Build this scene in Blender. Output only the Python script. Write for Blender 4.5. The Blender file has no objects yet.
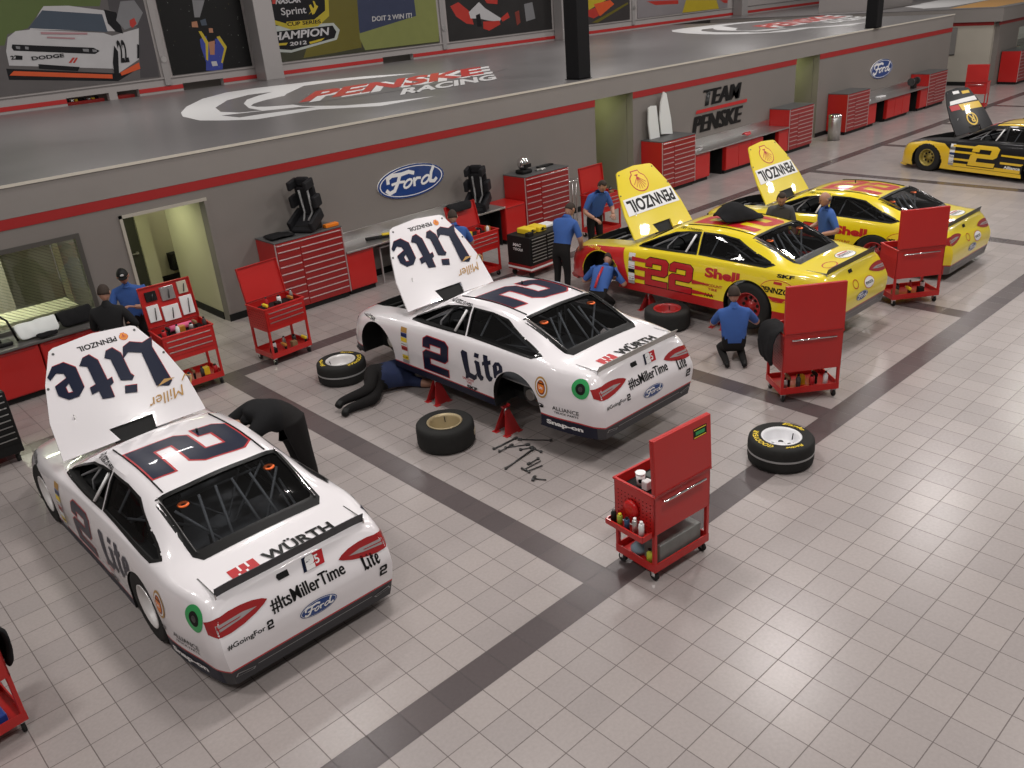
import bpy, bmesh, math, random
from math import sin, cos, pi, radians as R
from mathutils import Vector, Matrix, Euler
from mathutils.bvhtree import BVHTree
from mathutils.geometry import tessellate_polygon
random.seed(7)
C = bpy.context.scene.collection
SC = bpy.context.scene
T = 0.3048
# ------------------------------------------------------------------ camera, world, lights, exposure
def make_camera():
    f, yaw, pitch, roll = 853.707, 0.851034, 0.427947, -0.083275
    pos = Vector((-15.148178, -14.741197, 16.449104)) * T
    fw = Vector((cos(pitch)*cos(yaw), cos(pitch)*sin(yaw), -sin(pitch)))
    rt = Vector((sin(yaw), -cos(yaw), 0)); up = rt.cross(fw)
    r2 = cos(roll)*rt + sin(roll)*up; u2 = -sin(roll)*rt + cos(roll)*up
    m = Matrix((r2, u2, -fw)).transposed().to_4x4(); m.translation = pos
    cd = bpy.data.cameras.new('camera'); cd.sensor_width = 36; cd.lens = f*36/1024
    cd.clip_start = .05; cd.clip_end = 300
    o = bpy.data.objects.new('camera', cd); C.objects.link(o); o.matrix_world = m
    SC.camera = o
make_camera()
W = bpy.data.worlds.new('world'); SC.world = W; W.use_nodes = True
W.node_tree.nodes['Background'].inputs[0].default_value = (1.0, .93, .88, 1)
W.node_tree.nodes['Background'].inputs[1].default_value = .16
SC.view_settings.view_transform = 'Standard'; SC.view_settings.look = 'None'
SC.view_settings.exposure = 0.0; SC.view_settings.gamma = 1; SC.view_settings.use_curve_mapping = False
def area(name, loc, sx, sy, power, col=(1, .955, .925), rot=(0, 0, 0)):
    l = bpy.data.lights.new(name, 'AREA'); l.shape = 'RECTANGLE'; l.size = sx; l.size_y = sy
    l.energy = power; l.color = col
    o = bpy.data.objects.new(name, l); C.objects.link(o); o.location = loc; o.rotation_euler = rot
    return o
# rows of high-bay lamps under the shop roof
for ix in range(6):
    for iy, yy in enumerate((-3.5, 2.6, 8.0)):
        area('high_bay_light', (-6.5 + ix*7.6, yy, 8.6), 1.3, .7, (236, 240, 98)[iy]*(.8 if ix == 0 else 1))
for ix in range(5):
    area('upper_shop_light', (2 + ix*9, 17.5, 8.8), 1.6, .8, 235)
# ------------------------------------------------------------------ materials
MATS = {}
def mat(name, col, rough=.5, metal=0, coat=0, noise=0.0, scale=8, emit=0, alpha=1, spec=.5, nmetal=None):
    if name in MATS: return MATS[name]
    if max(col) < .035 and not metal: spec = .2; coat = min(coat, .35)
    m = bpy.data.materials.new(name); m.use_nodes = True; nt = m.node_tree
    b = nt.nodes['Principled BSDF']
    c4 = (*col, 1)
    b.inputs['Base Color'].default_value = c4
    b.inputs['Roughness'].default_value = rough; b.inputs['Metallic'].default_value = metal
    b.inputs['Coat Weight'].default_value = coat; b.inputs['Coat Roughness'].default_value = .03
    b.inputs['Specular IOR Level'].default_value = spec
    tc = nt.nodes.new('ShaderNodeTexCoord'); n = nt.nodes.new('ShaderNodeTexNoise')
    n.inputs['Scale'].default_value = scale; n.inputs['Detail'].default_value = 3
    nt.links.new(tc.outputs['Object'], n.inputs['Vector'])
    if noise:
        mx = nt.nodes.new('ShaderNodeMix'); mx.data_type = 'RGBA'
        mx.inputs[6].default_value = tuple(c*(1-noise) for c in col)+(1,)
        mx.inputs[7].default_value = tuple(min(1, c*(1+noise)) for c in col)+(1,)
        nt.links.new(n.outputs['Fac'], mx.inputs[0]); nt.links.new(mx.outputs[2], b.inputs['Base Color'])
    mr = nt.nodes.new('ShaderNodeMapRange')
    mr.inputs['To Min'].default_value = max(0, rough*.88); mr.inputs['To Max'].default_value = min(1, rough*1.12)
    nt.links.new(n.outputs['Fac'], mr.inputs['Value']); nt.links.new(mr.outputs['Result'], b.inputs['Roughness'])
    if emit:
        b.inputs['Emission Color'].default_value = c4; b.inputs['Emission Strength'].default_value = emit
    MATS[name] = m
    return m
def glass_mat(name, tint, transp=.6):
    m = bpy.data.materials.new(name); m.use_nodes = True; nt = m.node_tree; nt.nodes.clear()
    out = nt.nodes.new('ShaderNodeOutputMaterial'); tr = nt.nodes.new('ShaderNodeBsdfTransparent')
    gl = nt.nodes.new('ShaderNodeBsdfGlossy'); gl.inputs['Roughness'].default_value = .03
    tr.inputs[0].default_value = (*tint, 1)
    lw = nt.nodes.new('ShaderNodeLayerWeight'); lw.inputs[0].default_value = .5; fr = nt.nodes.new('ShaderNodeMapRange'); fr.interpolation_type = 'SMOOTHSTEP'
    for k_, v_ in (('From Min', .55), ('From Max', 1.0), ('To Min', .05), ('To Max', .6)): fr.inputs[k_].default_value = v_
    nt.links.new(lw.outputs['Facing'], fr.inputs['Value'])
    mx = nt.nodes.new('ShaderNodeMixShader')
    nt.links.new(fr.outputs[0], mx.inputs[0]); nt.links.new(tr.outputs[0], mx.inputs[1]); nt.links.new(gl.outputs[0], mx.inputs[2])
    nt.links.new(mx.outputs[0], out.inputs[0]); MATS[name] = m
    return m
WHITE = mat('white_paint', (.84, .81, .83), .25, coat=1)
YELLOW = mat('yellow_paint', (.84, .66, .01), .3, coat=1)
REDP = mat('red_paint', (.62, .02, .02), .3, coat=1)
BLACKP = mat('black_paint', (.012, .012, .014), .3, coat=1)
CGOLD = mat('gold_yellow_paint', (.80, .52, .02), .3, coat=1)
NAVY = mat('navy_vinyl', (.005, .009, .030), .35, coat=.25)
VRED = mat('red_vinyl', (.48, .012, .018), .35, coat=.4)
VBLACK = mat('black_vinyl', (.01, .01, .01), .35)
VWHITE = mat('white_vinyl', (.82, .82, .82), .4)
VGOLD = mat('gold_vinyl', (.45, .25, .06), .4)
VORANGE = mat('orange_vinyl', (.85, .22, .01), .4)
VYEL = mat('yellow_vinyl', (.85, .62, .03), .4)
VGREEN = mat('green_vinyl', (.03, .35, .10), .4)
VBLUE = mat('blue_vinyl', (.01, .05, .22), .3, coat=.5)
VSHELL = mat('shell_orange', (.80, .28, .005), .35)
VGREY = mat('grey_vinyl', (.3, .3, .3), .4)
DARK = mat('dark_chassis', (.012, .012, .012), .7)
SKIRT = mat('skirt_plastic', (.03, .03, .035), .45)
SKIRTR = mat('red_skirt', (.42, .015, .015), .4, coat=.5)
CAGE = mat('roll_cage_grey', (.30, .30, .31), .4)
PANEL = mat('interior_sheet_metal', (.22, .22, .23), .4, metal=.3, noise=.15)
RUBBER = mat('tyre_rubber', (.022, .022, .021), .75, noise=.25, scale=20)
TLR = mat('tail_lamp_red', (.33, .01, .012), .2, coat=1)
TLG = mat('tail_lamp_grey', (.33, .30, .30), .25, coat=1)
STEEL = mat('brushed_steel', (.55, .54, .53), .32, metal=.9, noise=.1, scale=30)
CHROME = mat('chrome', (.75, .75, .75), .12, metal=1)
DSTEEL = mat('dark_steel', (.08, .08, .08), .4, metal=.6)
RED = mat('red_powder_coat', (.50, .014, .012), .38, coat=.25, noise=.06, scale=3)
DRED = mat('dark_red_powder_coat', (.30, .012, .012), .35, coat=.3)
TRIMS = mat('drawer_trim_aluminium', (.62, .50, .50), .35, metal=.6)
BLK = mat('black_plastic', (.013, .013, .013), .5)
FABK = mat('black_fabric', (.012, .012, .013), .95, noise=.3, scale=40)
FABW = mat('white_fabric', (.75, .78, .76), .9)
GLASS = glass_mat('tinted_polycarbonate', (.42, .44, .46))
WGLASS = glass_mat('window_glass', (.9, .93, .88))
WALLM = mat('grey_wall_paint', (.205, .185, .170), .65, noise=.05, scale=2)
WALLL = mat('pale_wall_paint', (.42, .39, .33), .6, noise=.05, scale=2)
WALLB = mat('light_grey_frame_paint', (.40, .37, .36), .5, noise=.04, scale=2)
STRIPE = mat('red_wall_stripe', (.34, .014, .014), .5)
STRIPEB = mat('bright_red_wall_stripe', (.50, .02, .02), .5)
BASEB = mat('black_baseboard', (.012, .012, .012), .5)
COLB = mat('black_column_paint', (.008, .008, .009), .5)
COLS = mat('silver_column_paint', (.36, .34, .335), .4, metal=.2)
SKIN = mat('skin', (.42, .22, .15), .55, noise=.08)
HAIR = mat('brown_hair', (.035, .022, .015), .8, noise=.3, scale=60)
HAIRG = mat('grey_hair', (.16, .13, .11), .8, noise=.3, scale=60)
SHIRT = mat('blue_shirt', (.035, .10, .33), .85, noise=.15, scale=15)
SHIRTD = mat('navy_shirt', (.012, .022, .07), .85, noise=.15, scale=15)
PANTS = mat('black_trousers', (.014, .013, .013), .9, noise=.2, scale=15)
SHOE = mat('black_shoe', (.01, .01, .01), .5)
EYE = mat('eye_dark', (.01, .01, .01), .3)
LIP = mat('lip', (.30, .10, .08), .6)
# ------------------------------------------------------------------ mesh builder
class MB:
    def __init__(s): s.v = []; s.f = []; s.m = []; s.mats = []; s.sm = []
    def mi(s, m):
        if m not in s.mats: s.mats.append(m)
        return s.mats.index(m)
    def add(s, vs, fs, m, smooth=False):
        n = len(s.v); s.v += [tuple(v) for v in vs]; k = s.mi(m)
        for f in fs: s.f.append(tuple(i+n for i in f)); s.m.append(k); s.sm.append(smooth)
        return s
    def box(s, x0, x1, y0, y1, z0, z1, m, M=None):
        vs = [Vector((x, y, z)) for z in (z0, z1) for y in (y0, y1) for x in (x0, x1)]
        if M: vs = [M @ v for v in vs]
        return s.add(vs, [(0, 2, 3, 1), (4, 5, 7, 6), (0, 1, 5, 4), (1, 3, 7, 5), (3, 2, 6, 7), (2, 0, 4, 6)], m)
    def bbox(s, x0, x1, y0, y1, z0, z1, m, r=.01, M=None):
        # box with chamfered edges
        bm = bmesh.new(); bmesh.ops.create_cube(bm, size=1)
        for v in bm.verts: v.co = Vector((x0+(v.co.x+.5)*(x1-x0), y0+(v.co.y+.5)*(y1-y0), z0+(v.co.z+.5)*(z1-z0)))
        r = min(r, .45*min(x1-x0, y1-y0, z1-z0))
        bmesh.ops.bevel(bm, geom=list(bm.edges), offset=r, segments=2, profile=.5, affect='EDGES')
        if M: bmesh.ops.transform(bm, matrix=M, verts=bm.verts)
        s.bm(bm, m); return s
    def bm(s, bm, m, smooth=False):
        bm.verts.index_update()
        s.add([v.co.copy() for v in bm.verts], [[v.index for v in f.verts] for f in bm.faces], m, smooth); bm.free()
        return s
    def ring(s, rings, m, closed=True, cap=True, smooth=True):
        n = len(rings[0]); vs = [p for r in rings for p in r]; fs = []
        for i in range(len(rings)-1):
            for j in range(n if closed else n-1):
                a = i*n+j; b = i*n+(j+1) % n; fs.append((a, b, b+n, a+n))
        s.add(vs, fs, m, smooth)
        if cap and closed:
            base = len(s.v)-len(vs); k = s.mi(m)
            s.f.append(tuple(base+j for j in reversed(range(n)))); s.m.append(k); s.sm.append(False)
            s.f.append(tuple(base+len(vs)-n+j for j in range(n))); s.m.append(k); s.sm.append(False)
        return s
    def tube(s, pts, r, m, n=8, cap=True):
        pts = [Vector(p) for p in pts]; rs = r if isinstance(r, (list, tuple)) else [r]*len(pts)
        rings = []; up = None
        for i, p in enumerate(pts):
            d = (pts[min(i+1, len(pts)-1)]-pts[max(i-1, 0)]).normalized()
            if up is None: up = Vector((0, 0, 1)) if abs(d.z) < .9 else Vector((1, 0, 0))
            a = d.cross(up).normalized(); b = a.cross(d).normalized(); up = b
            rings.append([p+rs[i]*(cos(2*pi*k/n)*a+sin(2*pi*k/n)*b) for k in range(n)])
        return s.ring(rings, m, True, cap)
    def cyl(s, c, r, h, m, axis='z', n=24, r2=None):
        ax = {'x': Vector((1, 0, 0)), 'y': Vector((0, 1, 0)), 'z': Vector((0, 0, 1))}[axis]
        c = Vector(c); return s.tube([c, c+ax*h], [r, r if r2 is None else r2], m, n)
    def lathe(s, prof, m, c=(0, 0, 0), n=32, axis='z', M=None, mats=None):
        c = Vector(c); N = len(prof); vs = []
        for k in range(n):
            a = 2*pi*k/n
            for (r, h) in prof:
                v = Vector((r*cos(a), r*sin(a), h))
                if axis == 'x': v = Vector((v.z, v.x, v.y))
                if axis == 'y': v = Vector((v.x, v.z, v.y))
                if M: v = M @ v
                vs.append(c+v)
        for j in range(N-1):
            fs = [(k*N+j, ((k+1) % n)*N+j, ((k+1) % n)*N+j+1, k*N+j+1) for k in range(n)]
            if j == 0: base = len(s.v); s.add(vs, fs, mats[j] if mats else m, True)
            else:
                kk = s.mi(mats[j] if mats else m)
                for f in fs: s.f.append(tuple(i+base for i in f)); s.m.append(kk); s.sm.append(True)
        return s
    def prism(s, poly, d, m, M=None):
        # poly: list of (x, z) extruded along y by d
        n = len(poly); vs = [Vector((p[0], 0, p[1])) for p in poly]+[Vector((p[0], d, p[1])) for p in poly]
        if M: vs = [M @ v for v in vs]
        fs = [tuple(range(n)), tuple(reversed(range(n, 2*n)))]+[((i+1) % n, i, i+n, (i+1) % n+n) for i in range(n)]
        return s.add(vs, fs, m)
    def sphere(s, c, rx, ry, rz, m, M=None, u=16, v=10):
        bm = bmesh.new(); bmesh.ops.create_uvsphere(bm, u_segments=u, v_segments=v, radius=1)
        for q in bm.verts:
            q.co = Vector((q.co.x*rx, q.co.y*ry, q.co.z*rz))
            if M: q.co = M @ q.co
            q.co += Vector(c)
        return s.bm(bm, m, True)
    def build(s, name, parent=None, loc=None, rotz=0, fix=True):
        me = bpy.data.meshes.new(name); me.from_pydata(s.v, [], s.f)
        for m in s.mats: me.materials.append(m)
        me.polygons.foreach_set('material_index', s.m); me.polygons.foreach_set('use_smooth', s.sm)
        if fix:
            bm = bmesh.new(); bm.from_mesh(me); bmesh.ops.recalc_face_normals(bm, faces=bm.faces); bm.to_mesh(me); bm.free()
        me.update()
        o = bpy.data.objects.new(name, me); C.objects.link(o)
        if parent: o.parent = parent
        if loc: o.location = loc
        o.rotation_euler.z = rotz
        return o
def tag(o, label, cat, group=None, kind=None):
    o['label'] = label; o['category'] = cat
    if group: o['group'] = group
    if kind: o['kind'] = kind
    return o
def struct(o): o['kind'] = 'structure'; return o
def thing(name, label, cat, loc=(0, 0, 0), rotz=0, group=None):
    o = bpy.data.objects.new(name, None); C.objects.link(o); o.empty_display_size = .2
    o.location = loc; o.rotation_euler = (0, 0, rotz)
    return tag(o, label, cat, group)
def evaluated(o):
    dg = bpy.context.evaluated_depsgraph_get(); e = o.evaluated_get(dg)
    return bpy.data.meshes.new_from_object(e, preserve_all_data_layers=True, depsgraph=dg)
# ------------------------------------------------------------------ 2-D shapes and decals
def text2d(s, h=1.0, shear=0, bold=0.0, width=None, sp=1.0):
    cu = bpy.data.curves.new('t', 'FONT'); cu.body = s; cu.size = 1; cu.shear = shear; cu.offset = bold
    cu.space_character = sp; cu.resolution_u = 3; cu.fill_mode = 'FRONT'
    o = bpy.data.objects.new('t', cu); C.objects.link(o); me = evaluated(o)
    vs = [v.co.copy() for v in me.vertices]; tris = []
    for p in me.polygons:
        vv = list(p.vertices)
        for i in range(1, len(vv)-1): tris.append((vv[0], vv[i], vv[i+1]))
    bpy.data.objects.remove(o); bpy.data.meshes.remove(me)
    x0 = min(v.x for v in vs); x1 = max(v.x for v in vs); y0 = min(v.y for v in vs); y1 = max(v.y for v in vs)
    ky = h/(y1-y0); kx = (width/(x1-x0)) if width else ky
    return [tuple(((vs[i].x-x0)*kx, (vs[i].y-y0)*ky) for i in t) for t in tris], (x1-x0)*kx
def poly2d(p, holes=()):
    loops = [[Vector((x, y, 0)) for x, y in p]]+[[Vector((x, y, 0)) for x, y in h] for h in holes]
    flat = [v for l in loops for v in l]
    return [tuple((flat[i].x, flat[i].y) for i in t) for t in tessellate_polygon(loops)]
def xf(tris, sx=1, sy=1, dx=0, dy=0, rot=0, shear=0):
    c, s_ = cos(rot), sin(rot); out = type(tris)()
    for t in tris:
        q = []
        for x, y in t:
            x = x*sx+shear*y*sy; y = y*sy
            q.append((x*c-y*s_+dx, x*s_+y*c+dy))
        out.append(tuple(q))
    return out
class ST(list): pass
def stroke2d(pts, w, closed=False):
    out = ST(); n = len(pts)
    segs = [(pts[i], pts[(i+1) % n]) for i in range(n if closed else n-1)]
    for (a, b) in segs:
        dx, dy = b[0]-a[0], b[1]-a[1]; L = math.hypot(dx, dy) or 1; nx, ny = -dy/L*w/2, dx/L*w/2
        ex, ey = dx/L*w*.25, dy/L*w*.25
        q = [(a[0]-ex+nx, a[1]-ey+ny), (a[0]-ex-nx, a[1]-ey-ny), (b[0]+ex-nx, b[1]+ey-ny), (b[0]+ex+nx, b[1]+ey+ny)]
        out += [(q[0], q[1], q[2]), (q[0], q[2], q[3])]
    return out
def ellipse2d(cx, cy, rx, ry, n=28):
    return poly2d([(cx+rx*cos(2*pi*k/n), cy+ry*sin(2*pi*k/n)) for k in range(n)])
def rect2d(x0, y0, x1, y1): return [((x0, y0), (x1, y0), (x1, y1)), ((x0, y0), (x1, y1), (x0, y1))]
def inflate(p, d):
    n = len(p); A = sum(p[i][0]*p[(i+1) % n][1]-p[(i+1) % n][0]*p[i][1] for i in range(n)); sg = 1 if A > 0 else -1
    out = []
    for i in range(n):
        a, b, c = Vector(p[i-1]), Vector(p[i]), Vector(p[(i+1) % n])
        e1 = (b-a).normalized(); e2 = (c-b).normalized()
        n1 = Vector((e1.y, -e1.x))*sg; n2 = Vector((e2.y, -e2.x))*sg
        m = (n1+n2); m = m.normalized() if m.length > 1e-6 else n1
        k = d/max(.35, m.dot(n1)); q = b+m*k; out.append((q.x, q.y))
    return out
TWO = [(0, .68), (0, .90), (.11, 1), (.68, 1), (.79, .90), (.79, .51), (.69, .40), (.22, .40), (.22, .21), (.79, .21), (.79, 0), (0, 0),
       (0, .50), (.10, .60), (.57, .60), (.57, .81), (.22, .81), (.22, .68)]
def number2d(digits='2', w=1.0, h=1.0, shear=.12, outline=.05):
    """list of (tris, role): outline then fill"""
    o, f = [], []
    n = len(digits); cw = w/n
    for i in range(n):
        sx = cw/.85
        P = [(x*sx+i*cw, y*h) for x, y in TWO]
        o += xf(poly2d(inflate(P, outline)), shear=shear); f += xf(poly2d(P), shear=shear)
    return o, f
LITE = [[(-.02, 1.50), (.12, 1.62), (.47, 1.50), (.44, .38), (.78, .24), (1.0, .40), (.86, .04), (.62, -.06), (.3, .08), (-.04, -.02), (.08, .3)],
        [(.92, 1.0), (1.02, 1.10), (1.32, 1.0), (1.32, .3), (1.46, .2), (1.34, 0), (1.14, -.04), (.98, .2), (.98, .9)],
        [(.95, 1.27), (1.28, 1.20), (1.36, 1.42), (1.04, 1.50)],
        [(1.66, 1.42), (1.98, 1.36), (1.98, 1.10), (2.18, 1.14), (2.16, .92), (1.98, .88), (1.98, .3), (2.16, .2), (2.0, 0), (1.8, -.04), (1.64, .2), (1.64, .86), (1.5, .82), (1.52, 1.0), (1.64, 1.06)]]
LITE_E = ([(2.28, .85), (2.5, 1.06), (2.78, 1.06), (2.98, .85), (2.96, .56), (2.6, .42), (2.62, .28), (2.78, .2), (3.0, .36), (3.04, .24), (2.82, -.02), (2.5, -.05), (2.26, .2)],
          [(2.6, .60), (2.72, .68), (2.72, .86), (2.6, .88)])
def lite2d(w, h, shear=0):
    k, j = w/3.04, h/1.62; t = []
    for p in LITE: t += poly2d(p)
    t += poly2d(LITE_E[0], [LITE_E[1]])
    return xf(t, k, j, shear=shear)
def ford2d(w):
    """Ford oval, returns layers [(mat, tris)]"""
    h = w*.385; a, b = w/2, h/2
    L = [(VBLUE, ellipse2d(0, 0, a, b)), (VWHITE, ellipse2d(0, 0, a*.95, b*.90)), (VBLUE, ellipse2d(0, 0, a*.92, b*.85))]
    S = ST()
    def st(p, wd=.09): S.extend(stroke2d([(x*a*.62, y*b*.9) for x, y in p], wd*a))
    def lp(cx, cy, rx, ry): S.extend(stroke2d([((cx+rx*cos(2*pi*k/12)+ry*.4*sin(2*pi*k/12))*a*.62, (cy+ry*sin(2*pi*k/12))*b*.9) for k in range(12)], .055*a, True))
    st([(-1.12, .18), (-1.12, .48), (-.92, .64), (-.45, .60), (-.1, .66), (.12, .52)]); st([(-.52, .6), (-.66, .1), (-.86, -.4), (-1.1, -.52), (-1.22, -.3)])
    st([(-.95, .04), (-.6, .1), (-.36, .06)], .06); lp(-.2, -.12, .17, .26)
    st([(.12, .14), (.1, -.36)], .07); st([(.12, -.06), (.26, .12), (.42, .08)], .06); lp(.66, -.12, .17, .26)
    st([(1.12, .66), (.98, .3), (.88, -.3), (1.08, -.36), (1.2, -.2)], .08)
    L.append((VWHITE, S)); return L
def shell2d(r, fill=VSHELL, line=VRED):
    P = [(-.42, -.86), (.42, -.86), (.46, -.62), (.86, -.34)]
    P += [(1.0*cos(a), .05+.9*sin(a)) for a in [R(k) for k in range(0, 181, 15)]] + [(-.86, -.34), (-.46, -.62)]
    P = [(x*r, y*r) for x, y in P]
    L = [(line, poly2d(inflate(P, r*.10))), (fill, poly2d(P))]
    S = ST()
    for k in range(-3, 4):
        a = R(90+k*24); S += stroke2d([(k*.07*r, -.55*r), (.78*r*cos(a), .05*r+.72*r*sin(a))], .06*r)
    L.append((line, S)); return L
class Decal:
    """layers of flat shapes laid on a surface: surf(u, v, offset) -> point"""
    def __init__(s, surf, maxe=.06, base=.003, step=.0012): s.surf = surf; s.maxe = maxe; s.off = base; s.step = step; s.mb = MB()
    def add(s, m, tris, dx=0, dy=0, rot=0):
        tris = xf(tris, dx=dx, dy=dy, rot=rot) if (dx or dy or rot) else tris
        if isinstance(tris, ST):      # overlapping strokes: each a hair above the one before
            keep = s.off
            for i in range(0, len(tris), 2): s.off = keep+.00006*i; s.add(m, list(tris[i:i+2])); 
            s.off = keep+s.step+.00006*len(tris); return s
        out = []; stack = list(tris)
        while stack:
            t = stack.pop(); L = [math.dist(t[i], t[(i+1) % 3]) for i in range(3)]; k = L.index(max(L))
            if L[k] > s.maxe and len(out) < 30000:
                a, b, c = t[k], t[(k+1) % 3], t[(k+2) % 3]; m_ = ((a[0]+b[0])/2, (a[1]+b[1])/2)
                stack += [(a, m_, c), (m_, b, c)]
            else: out.append(t)
        cache = {}; vs = []; fs = []
        for t in out:
            ids = []
            for p in t:
                key = (round(p[0], 5), round(p[1], 5))
                if key not in cache:
                    q = s.surf(p[0], p[1], s.off); cache[key] = None if q is None else len(vs)
                    if q is not None: vs.append(q)
                ids.append(cache[key])
            if None not in ids and len(set(ids)) == 3: fs.append(tuple(ids))
        s.mb.add(vs, fs, m, True); s.off += s.step; return s
    def layers(s, L, dx=0, dy=0, rot=0):
        for m, t in L: s.add(m, t, dx, dy, rot)
        return s
    def text(s, m, txt, x, y, h, width=None, shear=0, bold=.02, center=False, rot=0, sp=1):
        t, w = text2d(txt, h, shear, bold, width, sp)
        if center: t = xf(t, dx=-w/2)
        return s.add(m, t, x, y, rot)
    def heavy(s, m, txt, x, y, h, width, shear=0, n=3, dx=.012, rot=0):
        t, w = text2d(txt, h, shear, .008, width)
        for k in range(n): s.add(m, t, x+(k-(n-1)/2)*dx, y, rot); s.off -= s.step*.7
        s.off += s.step; return s
    def build(s, name, parent=None): return s.mb.build(name, parent, fix=False)
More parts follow.
